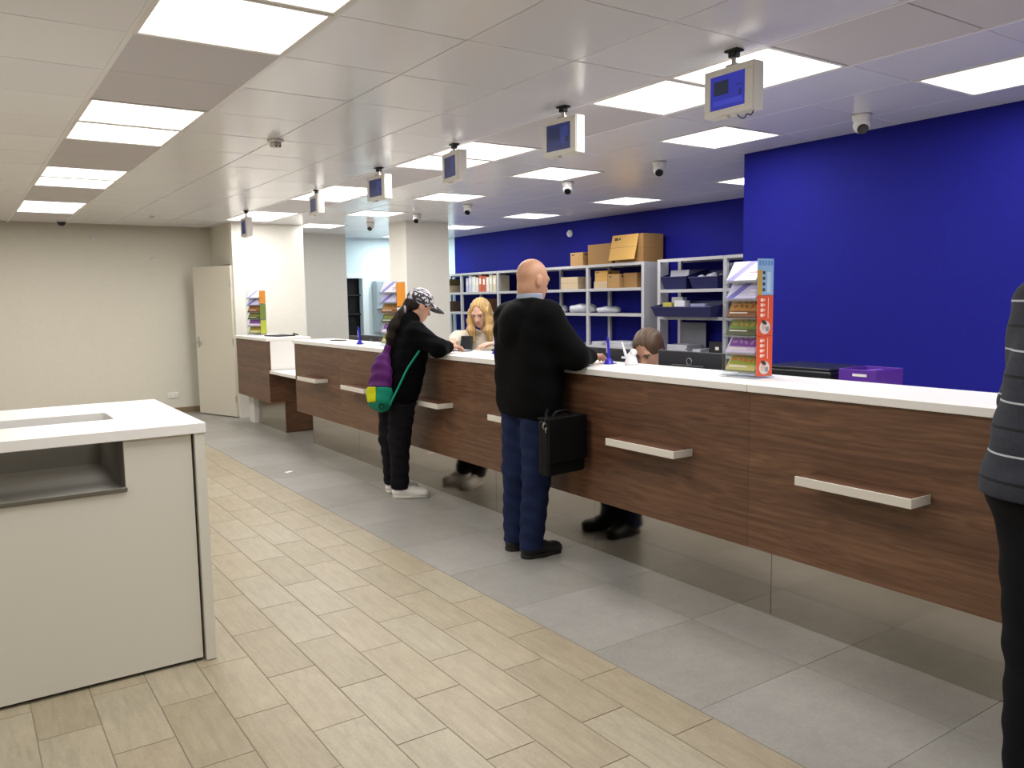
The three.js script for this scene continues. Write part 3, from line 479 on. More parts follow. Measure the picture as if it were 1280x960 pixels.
// ---------------------------------------------------------------- staff side: work desks, monitors, other equipment
{
  const deskM = std(0xcfcac0, 0.5);
  const desk = (z0, z1, l, x1 = 3.8) => { const t = thing('work_desk', l, 'desk', [0, 0, (z0 + z1) / 2], 0, 'staff desks behind the counter'); const h = (z1 - z0) / 2; part('desk_top', rbox(3.43, x1, 0.72, 0.75, -h, h, 0.003), deskM, t); for (const s of [-1, 1]) part('leg_panel', box(3.45, x1 - 0.03, 0, 0.7195, s * (h - 0.04) - 0.012, s * (h - 0.04) + 0.012), deskM, t); };
  desk(-4.8, -3.05, 'staff desk behind the counter in front of the seated clerk'); desk(-6.9, -5.05, 'staff desk behind the counter in front of the blonde clerk', 3.72); desk(-8.5, -7.3, 'staff desk behind the counter near the column'); desk(-11.0, -9.45, 'staff desk behind the short counter', 3.95);
  const monitor = (x, z, w, top, l, turn = 0, d = 0) => {
    const t = thing('computer_monitor', l, 'monitor', [x, 0.7505, z], turn, 'monitors behind the counter'); const H = top - 0.7505, h = w * 0.6;
    part('shell', rbox(-0.022, 0.0, H - h, H, -w / 2, w / 2, 0.006, 2), std(0x1e1f26, 0.5), t);
    part('screen', box(0.0005, 0.003, H - h + 0.012, H - 0.012, -w / 2 + 0.012, w / 2 - 0.012), black, t);
    part('back_bulge', rbox(-0.045, -0.0225, H - h * 0.8, H - h * 0.25, -w / 4, w / 4, 0.01, 2), std(0x1b1c22, 0.5), t);
    part('maker_badge', at(new THREE.TorusGeometry(0.02, 0.0025, 6, 24).rotateY(Math.PI / 2), -0.0235, H - 0.06, 0), std(0x8e8f96, 0.4), t, 'round grey badge');
    part('neck', rbox(-0.06, -0.03, 0.01, H - h * 0.4, -0.03, 0.03, 0.006), blackPlastic, t); part('foot', rbox(-0.13, 0.07, 0, 0.012, -0.11, 0.11, 0.006), blackPlastic, t);
  };
  monitor(3.62, -3.41, 0.52, 1.209, 'black monitor seen from behind, right beside the orange leaflet rack'); monitor(3.62, -4.2, 0.52, 1.2, 'black monitor seen from behind, at the bald man’s hand', 0.05); monitor(3.62, -7.9, 0.52, 1.175, 'black monitor seen from behind, near the capped woman'); monitor(3.62, -8.34, 0.24, 1.16, 'narrow black monitor beside the dark doorway'); monitor(3.72, -10.5, 0.56, 1.125, 'black monitor above the short counter by the low desk', -0.25); monitor(3.6, -5.3, 0.5, 1.135, 'black monitor at the blonde clerk’s elbow');
  // back table by the front blue wall with printer and purple crate
  const b = thing('back_table', 'plain back table along the front blue wall', 'table', [0, 0, 0]); part('table_top', rbox(4.2, 4.94, 0.88, 0.91, -3.5, -1.8, 0.003), deskM, b); for (const [x, z] of [[4.24, -3.46], [4.24, -1.84], [4.9, -3.46], [4.9, -1.84]]) part('leg', box(x - 0.02, x + 0.02, 0, 0.8795, z - 0.02, z + 0.02), steel, b);
  const p = thing('printer', 'flat black printer behind the counter beside the purple crate', 'printer', [4.5, 0.9105, -3.2]); part('printer_body', rbox(-0.2, 0.2, 0, 0.16, -0.26, 0.26, 0.012, 2), blackPlastic, p); part('lid', rbox(-0.19, 0.19, 0.1605, 0.178, -0.25, 0.25, 0.006), std(0x23242b, 0.35), p); part('output_tray', rbox(-0.27, -0.2, 0.03, 0.045, -0.15, 0.15, 0.004), blackPlastic, p);
  const c = thing('purple_crate', 'purple plastic crate behind the counter against the blue wall', 'crate', [4.42, 0.9105, -2.755]); const pm = std(0x5b2f9a, 0.4);
  part('crate_floor', box(-0.13, 0.13, 0, 0.008, -0.11, 0.11), pm, c); for (const s of [-1, 1]) { part('crate_wall', rbox(s * 0.13 - 0.005, s * 0.13 + 0.005, 0.0085, 0.19, -0.12, 0.12, 0.003), pm, c); part('crate_wall', rbox(-0.124, 0.124, 0.0085, 0.19, s * 0.115 - 0.005, s * 0.115 + 0.005, 0.003), pm, c); }
  part('paper_label', rbox(-0.1365, -0.1355, 0.15, 0.165, -0.03, 0.06, 0.0002), white, c); part('inner_sheet', rbox(-0.11, 0.11, 0.02, 0.18, -0.02, 0.02, 0.003), std(0x7a4fb8, 0.5), c);
  // things lying on the countertop
  const blue = std(0x2a22b0, 0.35), holder = (x, z, l, tilt = 0.06) => {
    const t = thing('pen_holder', l, 'pen holder', [x, YT, z], 0, 'blue desk pens on the counter');
    const pr = [[0, 0], [0.034, 0], [0.034, 0.006], [0.026, 0.012], [0.018, 0.03], [0.012, 0.036], [0, 0.036]].map(q => new THREE.Vector2(...q)); part('base', new THREE.LatheGeometry(pr, 24), blue, t);
    const pen = part('pen', merge([at(cyl(0.009, 0.011, 0.1, 14), 0, 0.085, 0), at(cyl(0.0055, 0.009, 0.03, 14), 0, 0.15, 0)]), blue, t); pen.rotation.z = tilt; part('pen_clip', rbox(-0.013, -0.0095, 0.07, 0.13, -0.003, 0.003, 0.001), std(0xc9c9e6, 0.3), pen);
    part('cord_ring', at(new THREE.TorusGeometry(0.012, 0.002, 6, 18).rotateX(Math.PI / 2), 0.03, 0.004, 0.02), black, t);
  };
  holder(3.261, -3.746, 'blue desk pen in its holder beside the bald man’s hand'); holder(3.296, -5.048, 'blue desk pen in its holder between the bald man and the blonde clerk'); holder(3.12, -7.1, 'blue desk pen in its holder near the dark doorway');
  const wf = thing('white_pen_stand', 'small white pen stand on the counter before the seated clerk', 'pen stand', [3.316, YT, -3.608]); const wp = std(0xe4e2e6, 0.35);
  part('base', new THREE.LatheGeometry([[0, 0], [0.04, 0], [0.042, 0.008], [0.034, 0.03], [0.026, 0.06], [0.012, 0.075], [0, 0.078]].map(q => new THREE.Vector2(...q)), 24), wp, wf);
  const ws = part('pen', at(cyl(0.006, 0.009, 0.09, 12), 0, 0.045, 0), wp, wf); ws.position.set(-0.012, 0.05, -0.03); ws.rotation.set(-0.35, 0, 0.1); part('knob', at(new THREE.SphereGeometry(0.022, 16, 12), 0, 0.075, 0.018), wp, wf); part('side_arm', at(cyl(0.005, 0.007, 0.05, 10).rotateX(Math.PI / 2), -0.005, 0.04, -0.05), wp, wf);
  const pad = thing('signature_pad', 'small grey signature pad on the counter before the blonde clerk', 'pad', [3.26, YT, -5.465], 0.15); part('pad_body', rbox(-0.042, 0.042, 0, 0.012, -0.068, 0.068, 0.004), std(0x6c6d78, 0.4), pad); part('pad_screen', rbox(-0.032, 0.032, 0.0121, 0.0135, -0.052, 0.052, 0.0005), std(0xb9bcc6, 0.3), pad);
  const tr = thing('card_terminal', 'black card terminal standing behind the signature pad', 'terminal', [3.345, YT, -5.545], 0.55); part('terminal_body', at(new RoundedBoxGeometry(0.03, 0.11, 0.1, 2, 0.008).rotateZ(-0.25), 0, 0.06, 0), blackPlastic, tr); part('terminal_foot', rbox(-0.02, 0.03, 0, 0.01, -0.045, 0.045, 0.003), blackPlastic, tr);
  const ph = thing('phone', 'dark phone lying flat on the countertop near the low desk', 'phone', [3.235, YT, -7.895], 0.3); part('phone_body', rbox(-0.04, 0.04, 0, 0.01, -0.085, 0.085, 0.004), std(0x3a2a2a, 0.3), ph); part('phone_screen', rbox(-0.036, 0.036, 0.0101, 0.011, -0.08, 0.08, 0.0004), black, ph);
  const kb = thing('document_folder', 'flat black folder on the short counter by the pier', 'folder', [3.28, YT - 0.012, -9.85], 0.15); part('cover', rbox(-0.12, 0.12, 0, 0.012, -0.17, 0.17, 0.003), black, kb); part('pages', rbox(-0.112, 0.11, 0.0122, 0.016, -0.16, 0.16, 0.001), std(0x26262a, 0.6), kb);
}
// ---------------------------------------------------------------- people: distance fields meshed by surface nets
const smin = (a, b, k) => { const h = Math.max(k - Math.abs(a - b), 0) / k; return Math.min(a, b) - h * h * k * 0.25; };
function capsule(a, b, ra, rb = ra) {
  const dx = b[0] - a[0], dy = b[1] - a[1], dz = b[2] - a[2], l2 = dx * dx + dy * dy + dz * dz || 1e-9;
  return (x, y, z) => { const px = x - a[0], py = y - a[1], pz = z - a[2]; let t = (px * dx + py * dy + pz * dz) / l2; t = t < 0 ? 0 : t > 1 ? 1 : t; const qx = px - t * dx, qy = py - t * dy, qz = pz - t * dz; return Math.sqrt(qx * qx + qy * qy + qz * qz) - (ra + (rb - ra) * t); };
}
const ell = (c, r) => { const m = Math.min(...r); return (x, y, z) => { const a = (x - c[0]) / r[0], b = (y - c[1]) / r[1], d = (z - c[2]) / r[2], k0 = Math.sqrt(a * a + b * b + d * d); const e = a / r[0], f = b / r[1], g = d / r[2], k1 = Math.sqrt(e * e + f * f + g * g) || 1e-6; return k0 * (k0 - 1) / k1; }; };
const union = (fs, k) => (x, y, z) => { let d = fs[0](x, y, z); for (let i = 1; i < fs.length; i++) d = smin(d, fs[i](x, y, z), k); return d; };
const chain = (pts, rs) => pts.slice(1).map((p, i) => capsule(pts[i], p, rs[i], rs[i + 1]));
function wrinkle(f, amp, fr, ph = 0) { return (x, y, z) => f(x, y, z) + amp * (Math.sin(fr * (y * 1.6 + 0.5 * x) + ph + 2 * Math.sin(fr * 0.45 * (z - x) + ph)) * 0.6 + Math.sin(fr * 0.7 * (x + z * 1.3 - y * 0.6) + ph * 2) * 0.4); }
function nets(f, lo, hi, c, { color, uv } = {}) {
  const nx = Math.ceil((hi[0] - lo[0]) / c) + 1, ny = Math.ceil((hi[1] - lo[1]) / c) + 1, nz = Math.ceil((hi[2] - lo[2]) / c) + 1;
  const val = new Float32Array(nx * ny * nz), id = (i, j, k) => i + nx * (j + ny * k);
  for (let k = 0; k < nz; k++) for (let j = 0; j < ny; j++) for (let i = 0; i < nx; i++) val[id(i, j, k)] = f(lo[0] + i * c, lo[1] + j * c, lo[2] + k * c);
  const vi = new Int32Array(nx * ny * nz).fill(-1), P = [];
  for (let k = 0; k < nz - 1; k++) for (let j = 0; j < ny - 1; j++) for (let i = 0; i < nx - 1; i++) {
    let n = 0, sx = 0, sy = 0, sz = 0, mask = 0;
    for (let q = 0; q < 8; q++) if (val[id(i + (q & 1), j + (q >> 1 & 1), k + (q >> 2))] < 0) mask |= 1 << q;
    if (mask === 0 || mask === 255) continue;
    for (let q = 0; q < 8; q++) for (const b of [1, 2, 4]) if (!(q & b)) {
      const r = q | b; if ((mask >> q & 1) === (mask >> r & 1)) continue;
      const a0 = val[id(i + (q & 1), j + (q >> 1 & 1), k + (q >> 2))], a1 = val[id(i + (r & 1), j + (r >> 1 & 1), k + (r >> 2))], t = a0 / (a0 - a1);
      sx += (q & 1) + (b === 1 ? t : 0); sy += (q >> 1 & 1) + (b === 2 ? t : 0); sz += (q >> 2) + (b === 4 ? t : 0); n++;
    }
    vi[id(i, j, k)] = P.length / 3; P.push(lo[0] + (i + sx / n) * c, lo[1] + (j + sy / n) * c, lo[2] + (k + sz / n) * c);
  }
  const I = []; const quad = (a, b, d, e, flip) => { if (a < 0 || b < 0 || d < 0 || e < 0) return; if (flip) I.push(a, d, b, a, e, d); else I.push(a, b, d, a, d, e); };
  for (let k = 1; k < nz - 1; k++) for (let j = 1; j < ny - 1; j++) for (let i = 1; i < nx - 1; i++) {
    const s = val[id(i, j, k)] < 0;
    if (s !== val[id(i + 1, j, k)] < 0) quad(vi[id(i, j - 1, k - 1)], vi[id(i, j, k - 1)], vi[id(i, j, k)], vi[id(i, j - 1, k)], !s);
    if (s !== val[id(i, j + 1, k)] < 0) quad(vi[id(i - 1, j, k - 1)], vi[id(i - 1, j, k)], vi[id(i, j, k)], vi[id(i, j, k - 1)], !s);
    if (s !== val[id(i, j, k + 1)] < 0) quad(vi[id(i - 1, j - 1, k)], vi[id(i, j - 1, k)], vi[id(i, j, k)], vi[id(i - 1, j, k)], !s);
  }
  const g = new THREE.BufferGeometry(), n = P.length / 3, N = new Float32Array(n * 3), U = new Float32Array(n * 2), C = color ? new Float32Array(n * 3) : null, e = c * 0.6;
  for (let v = 0; v < n; v++) {
    const x = P[3 * v], y = P[3 * v + 1], z = P[3 * v + 2];
    const a = f(x + e, y, z) - f(x - e, y, z), b = f(x, y + e, z) - f(x, y - e, z), d = f(x, y, z + e) - f(x, y, z - e), l = Math.hypot(a, b, d) || 1;
    N[3 * v] = a / l; N[3 * v + 1] = b / l; N[3 * v + 2] = d / l;
    if (color) C.set(color(x, y, z), 3 * v); const w = uv ? uv(x, y, z) : [x + z, y]; U[2 * v] = w[0]; U[2 * v + 1] = w[1];
  }
  g.setAttribute('position', new THREE.Float32BufferAttribute(P, 3)); g.setAttribute('normal', new THREE.BufferAttribute(N, 3)); g.setAttribute('uv', new THREE.BufferAttribute(U, 2));
  if (color) g.setAttribute('color', new THREE.BufferAttribute(C, 3)); g.setIndex(I); return g;
}
// a frame: origin o, forward f, up hint; local (x right, y up, z forward)
function frame(o, fw, up = [0, 1, 0]) {
  const F = V(...fw).normalize(), R = new THREE.Vector3().crossVectors(V(...up), F).normalize(), U = new THREE.Vector3().crossVectors(F, R);
  const toW = (x, y, z) => [o[0] + R.x * x + U.x * y + F.x * z, o[1] + R.y * x + U.y * y + F.y * z, o[2] + R.z * x + U.z * y + F.z * z];
  const toL = (x, y, z) => { x -= o[0]; y -= o[1]; z -= o[2]; return [R.x * x + R.y * y + R.z * z, U.x * x + U.y * y + U.z * z, F.x * x + F.y * y + F.z * z]; };
  return { toW, toL, local: f => (x, y, z) => { const l = toL(x, y, z); return f(l[0], l[1], l[2]); } };
}
const around = (c, r) => [c.map(v => v - r), c.map(v => v + r)];
function headField(s = 1) {
  const base = union([ell([0, 0.032, -0.012], [0.074, 0.088, 0.094]), ell([0, -0.04, 0.022], [0.057, 0.07, 0.068]), ell([0, -0.09, 0.052], [0.026, 0.022, 0.026]), ell([0, -0.06, -0.02], [0.05, 0.05, 0.06])], 0.05);
  const brow = capsule([-0.036, 0.024, 0.073], [0.036, 0.024, 0.073], 0.013), nose = union([capsule([0, 0.012, 0.083], [0, -0.026, 0.103], 0.008, 0.012), ell([0.01, -0.03, 0.092], [0.009, 0.008, 0.01]), ell([-0.01, -0.03, 0.092], [0.009, 0.008, 0.01])], 0.012);
  const soc = [ell([0.031, 0.004, 0.094], [0.019, 0.012, 0.018]), ell([-0.031, 0.004, 0.094], [0.019, 0.012, 0.018])], eyes = [ell([0.031, 0.003, 0.071], [0.013, 0.012, 0.013]), ell([-0.031, 0.003, 0.071], [0.013, 0.012, 0.013])];
  const lips = union([capsule([-0.017, -0.053, 0.084], [0.017, -0.053, 0.084], 0.006), capsule([-0.015, -0.063, 0.083], [0.015, -0.063, 0.083], 0.007)], 0.006);
  const ears = [ell([0.077, -0.006, -0.012], [0.009, 0.031, 0.02]), ell([-0.077, -0.006, -0.012], [0.009, 0.031, 0.02])];
  return (x, y, z) => {
    x /= s; y /= s; z /= s; let d = smin(base(x, y, z), brow(x, y, z), 0.02);
    for (const q of soc) { const e = -q(x, y, z); d = -smin(-d, -e, 0.012); }
    d = smin(d, nose(x, y, z), 0.012); for (const q of eyes) d = Math.min(d, q(x, y, z)); d = smin(d, lips(x, y, z), 0.008); for (const q of ears) d = smin(d, q(x, y, z), 0.014); return d * s;
  };
}
function faceColor(skin, lip, hairc, s = 1) {
  return (x, y, z) => {
    x /= s; y /= s; z /= s; const ax = Math.abs(x);
    if (z > 0.07 && y < -0.046 && y > -0.071 && ax < 0.021) return lip;
    const ed = Math.hypot(ax - 0.031, (y - 0.003) * 1.25); if (z > 0.06 && ed < 0.0125) return ed < 0.0065 ? [0.03, 0.025, 0.02] : y > 0.008 ? hairc : [0.55, 0.52, 0.5];
    if (z > 0.06 && y > 0.018 && y < 0.027 && ax > 0.014 && ax < 0.05) return hairc;
    const q = 1 + 0.06 * Math.sin(90 * x + 40 * y) * Math.sin(70 * z); return [skin[0] * q, skin[1] * q, skin[2] * q];
  };
}
// hand: local x towards the thumb, y along the fingers, z out of the back of the hand
function handField(curl = 0.5, side = 1, s = 1) {
  const fs = [], L = [[0.0285, 0.082, 0.042, 0.026, 0.021], [0.0095, 0.086, 0.046, 0.029, 0.022], [-0.0095, 0.083, 0.042, 0.027, 0.021], [-0.0275, 0.076, 0.033, 0.021, 0.018]];
  const palm = union([...L.map(f => capsule([f[0] * 0.55 * side, 0.012, 0], [f[0] * side, f[1], 0], 0.015, 0.011)), capsule([0.024 * side, 0.03, -0.006], [0.03 * side, 0.052, -0.008], 0.014)], 0.012);
  for (const f of L) { let a = curl * 0.6, p = [f[0] * side, f[1], 0]; const pts = [p]; for (let q = 0; q < 3; q++) { p = [p[0], p[1] + f[2 + q] * Math.cos(a), p[2] - f[2 + q] * Math.sin(a)]; pts.push(p); a += curl * 0.8; } fs.push(...chain(pts, [0.0095, 0.0085, 0.008, 0.007])); }
  fs.push(...chain([[0.028 * side, 0.03, -0.006], [0.05 * side, 0.058, -0.016 - 0.012 * curl], [0.055 * side, 0.088, -0.024 - 0.02 * curl], [0.05 * side, 0.108, -0.03 - 0.025 * curl]], [0.013, 0.0105, 0.0095, 0.008]));
  fs.push(capsule([0, -0.03, 0], [0, 0.02, 0], 0.024, 0.024));
  return (x, y, z) => { x /= s; y /= s; z /= s; let d = palm(x, y, z); for (const f of fs) d = smin(d, f(x, y, z), 0.006); return d * s; };
}
function handFrame(wrist, along, back) {   // returns world<->local for a hand
  const Y = V(...along).normalize(), Z0 = V(...back), X = new THREE.Vector3().crossVectors(Y, Z0).normalize(), Z = new THREE.Vector3().crossVectors(X, Y);
  return f => (x, y, z) => { x -= wrist[0]; y -= wrist[1]; z -= wrist[2]; return f(X.x * x + X.y * y + X.z * z, Y.x * x + Y.y * y + Y.z * z, Z.x * x + Z.y * y + Z.z * z); };
}
function shoeGeo(heel, toe, w, h, cell = 0.007) {
  const dx = toe[0] - heel[0], dz = toe[1] - heel[1], L = Math.hypot(dx, dz), F = frame([heel[0], 0, heel[1]], [dx, 0, dz]);
  const up = union([ell([0, 0.045, 0.05], [w * 0.42, 0.045, 0.055]), ell([0, 0.042, L * 0.45], [w * 0.42, 0.043, L * 0.28]), ell([0.0, 0.036, L * 0.74], [w * 0.5, 0.036, L * 0.22]), ell([0, 0.032, L * 0.88], [w * 0.42, 0.03, L * 0.12]), capsule([0, 0.06, 0.055], [0, h, 0.055], w * 0.36, w * 0.34), capsule([0, 0.075, 0.06], [0, 0.06, L * 0.5], w * 0.3, w * 0.3)], 0.035);
  const flat = union([capsule([0, 0.012, 0.045], [0, 0.012, L * 0.45], w * 0.46, w * 0.44), capsule([0, 0.012, L * 0.45], [0, 0.012, L - w * 0.42], w * 0.48, w * 0.43)], 0.04);
  const lo = [Math.min(heel[0], toe[0]) - 0.1, -0.012, Math.min(heel[1], toe[1]) - 0.1], hi = [Math.max(heel[0], toe[0]) + 0.1, h + 0.08, Math.max(heel[1], toe[1]) + 0.1];
  return {
    up: nets(F.local((x, y, z) => Math.max(up(x, y, z), 0.02 - y)), lo, hi, cell),
    sole: nets(F.local((x, y, z) => Math.max(flat(x, y + 0, z) , y - 0.024, 0.002 - y)), lo, [hi[0], 0.05, hi[2]], 0.005),
  };
}
const skinMat = new THREE.MeshPhysicalMaterial({ vertexColors: true, roughness: 0.5, sheen: 0.2 });
const cloth = (color, extra = {}) => new THREE.MeshPhysicalMaterial({ color, roughness: 0.9, specularIntensity: 0.35, ...extra });
// the whole skin surface: body bones, head and hands merged
function skinBody(spec) {
  const { J, skin, lip, hairc, head, facing, hands, scale = 1 } = spec;
  const col = () => skin, gs = [];
  const limbs = [...chain([J.neck, [head[0] - facing[0] * 0.025, head[1] - 0.06, head[2] - facing[2] * 0.025]], [0.056, 0.05]), ...chain([J.shR, J.elR, J.haR], [0.045, 0.036, 0.026]), ...chain([J.shL, J.elL, J.haL], [0.045, 0.036, 0.026]), ...chain([J.hipR, J.knR, J.anR], [0.07, 0.048, 0.036]), ...chain([J.hipL, J.knL, J.anL], [0.07, 0.048, 0.036]), ...chain([J.shR, J.chest, J.shL], [0.045, 0.06, 0.045]), capsule(J.chest, J.pelvis, 0.07, 0.08), capsule(J.hipR, J.hipL, 0.075), capsule(J.chest, J.neck, 0.07, 0.05)];
  const all = Object.values(J), lo = [0, 1, 2].map(i => Math.min(...all.map(p => p[i])) - 0.16), hi = [0, 1, 2].map(i => Math.max(...all.map(p => p[i])) + 0.16);
  gs.push(nets(union(limbs, 0.05), lo, hi, 0.014, { color: col }));
  const Fh = frame(head, facing), hf = Fh.local(headField(scale)), fc = faceColor(skin, lip, hairc, scale);
  gs.push(nets(hf, ...around(head, 0.16), 0.0036, { color: (x, y, z) => fc(...Fh.toL(x, y, z)) }));
  for (const h of hands) { const f = handFrame(h.at, h.along, h.back)(handField(h.curl, h.side, 0.95)); const c = h.at.map((v, i) => v + V(...h.along).normalize().toArray()[i] * 0.07); gs.push(nets(f, ...around(c, 0.14), 0.0036, { color: col })); }
  return { geo: merge(gs), Fh };
}
function shift(g, b) { return g.translate(-b[0], -b[1], -b[2]); }
const bounds = (pts, m) => [[0, 1, 2].map(i => Math.min(...pts.map(p => p[i])) - m), [0, 1, 2].map(i => Math.max(...pts.map(p => p[i])) + m)];
const torso = (J, rS, rH, dz = 0.075) => { // two side columns give the trunk its breadth
  const mid = (a, b, t) => a.map((v, i) => v + (b[i] - v) * t);
  const sR = mid(J.shR, J.shL, 0.2), sL = mid(J.shL, J.shR, 0.2), hR = mid(J.hipR, J.hipL, 0.02), hL = mid(J.hipL, J.hipR, 0.02);
  const dn = (p, d) => [p[0], p[1] - d, p[2]];
  return [capsule(dn(sR, 0.09), hR, rS, rH), capsule(dn(sL, 0.09), hL, rS, rH), capsule(dn(mid(sR, sL, .5), 0.1), mid(hR, hL, .5), rS, rH), capsule(sR, sL, rS * 0.62), capsule(mid(sR, sL, .5), J.neck, 0.07, 0.066)];
};

// ---- the bald man in black
{
  const base = [2.72, 0, -3.95];
  const J = { neck: [2.82, 1.50, -3.955], chest: [2.80, 1.27, -3.94], pelvis: [2.79, 0.95, -3.92], shR: [2.82, 1.43, -3.765], shL: [2.81, 1.43, -4.145], elR: [2.915, 1.205, -3.635], elL: [2.94, 1.205, -4.25], haR: [3.16, 1.188, -3.785], haL: [3.17, 1.188, -4.13], hipR: [2.795, 0.93, -3.825], hipL: [2.785, 0.93, -4.01], knR: [2.785, 0.50, -3.85], knL: [2.765, 0.50, -4.03], anR: [2.755, 0.08, -3.872], anL: [2.765, 0.08, -4.05] };
  const P = thing('person', 'bald person in a black hooded jacket and blue jeans leaning on the counter', 'person', base);
  const head = [2.85, 1.64, -3.955], facing = [0.95, -0.22, -0.05], skin = [0.50, 0.26, 0.155];
  const S = skinBody({ J, skin, lip: [0.4, 0.16, 0.13], hairc: [0.2, 0.16, 0.13], head, facing, scale: 1.06, hands: [{ at: J.haR, along: [0.9, -0.03, -0.35], back: [0, 1, 0], curl: 0.38, side: -1 }, { at: J.haL, along: [0.9, -0.03, 0.3], back: [0, 1, 0], curl: 0.36, side: 1 }] });
  part('body', shift(S.geo, base), skinMat, P);
  const jk = union([...torso(J, 0.145, 0.145), ...chain([J.shR, J.elR, [3.12, 1.188, -3.765]], [0.092, 0.07, 0.052]), ...chain([J.shL, J.elL, [3.13, 1.188, -4.15]], [0.092, 0.07, 0.052])], 0.06);
  const hood = union([ell([2.735, 1.43, -3.955], [0.075, 0.085, 0.15]), ell([2.70, 1.34, -3.955], [0.07, 0.11, 0.11]), capsule([2.80, 1.495, -3.86], [2.80, 1.495, -4.05], 0.045)], 0.05);
  const rawJ = (x, y, z) => { let d = smin(jk(x, y, z), hood(x, y, z), 0.018); d = Math.max(d, 0.845 - y + 0.012 * Math.sin(9 * z)); return d; };
  const jf = wrinkle(rawJ, 0.005, 26, 1);
  part('jacket', shift(nets((x, y, z) => Math.max(jf(x, y, z), 1.138 - y - (x < 2.94 ? 9 : 0)), [2.42, 0.78, -4.45], [3.3, 1.66, -3.45], 0.0105), base), cloth(0x030304, { specularIntensity: 0.25 }), P, 'black hooded jacket');
  const legs = union([...chain([J.hipR, J.knR, [2.755, 0.06, -3.872]], [0.118, 0.083, 0.074]), ...chain([J.hipL, J.knL, [2.765, 0.06, -4.05]], [0.118, 0.083, 0.074]), capsule(J.hipR, J.hipL, 0.13)], 0.035);
  part('jeans', shift(nets((x, y, z) => Math.max(wrinkle(legs, 0.005, 42, 2)(x, y, z), 0.055 - y, y - 1.0, y > 0.7 && y < 0.81 && z < -3.96 ? x - 2.842 : -9), [2.5, 0.02, -4.25], [3.0, 1.06, -3.66], 0.01), base), cloth(0x17213f, {}), P, 'dark blue jeans');
  const collar = nets((x, y, z) => { const a = capsule([2.825, 1.535, -3.955], [2.83, 1.565, -3.955], 0.071)(x, y, z); return Math.max(Math.abs(a) - 0.007, Math.abs(y - 1.542) - 0.026); }, [2.7, 1.48, -4.08], [2.96, 1.62, -3.83], 0.006);
  part('shirt_collar', shift(collar, base), cloth(0x9aa3b4), P, 'pale blue shirt collar');
  const shM = std(0x0d0d0f, 0.55), soM = std(0x16130f, 0.8);
  for (const [h, t] of [[[2.69, -3.875], [2.96, -3.855]], [[2.70, -4.04], [2.965, -4.11]]]) { const s = shoeGeo(h, t, 0.105, 0.105); const u = part('shoe', shift(s.up, base), shM, P, 'black shoe'); part('sole', shift(s.sole, base), soM, u); }
}
// ---- his shoulder bag
{
  const b = [2.785, 0.555, -3.60]; const t = thing('shoulder_bag', 'black leather shoulder bag with flap hanging at the bald person’s hip', 'bag', b, 0.10);
  const lm = cloth(0x040405, { roughness: 0.55, specularIntensity: 0.4 });
  part('bag_body', rbox(-0.145, 0.145, 0, 0.315, -0.045, 0.045, 0.02, 3), lm, t);
  part('flap', rbox(-0.148, 0.148, 0.075, 0.322, 0.0455, 0.055, 0.004, 2), lm, t); part('top_fold', rbox(-0.148, 0.148, 0.3155, 0.326, -0.045, 0.0545, 0.004), lm, t);
  part('carry_handle', tube([[-0.07, 0.325, 0], [-0.05, 0.345, 0], [0, 0.352, 0], [0.05, 0.345, 0], [0.07, 0.325, 0]], 0.008, 24, 8), lm, t);
  part('clasp', merge([at(new THREE.TorusGeometry(0.016, 0.003, 8, 20), -0.155, 0.285, 0.03), at(new THREE.TorusGeometry(0.012, 0.003, 8, 20).rotateY(0.8), -0.15, 0.262, 0.03), rbox(-0.165, -0.145, 0.296, 0.306, 0.024, 0.036, 0.002)]), steel, t, 'silver strap clasp');
  part('strap', tube([[-0.15, 0.30, 0.03], [-0.135, 0.325, 0.02], [-0.10, 0.345, -0.02], [-0.06, 0.36, -0.05]], 0.009, 20, 6), lm, t);
}
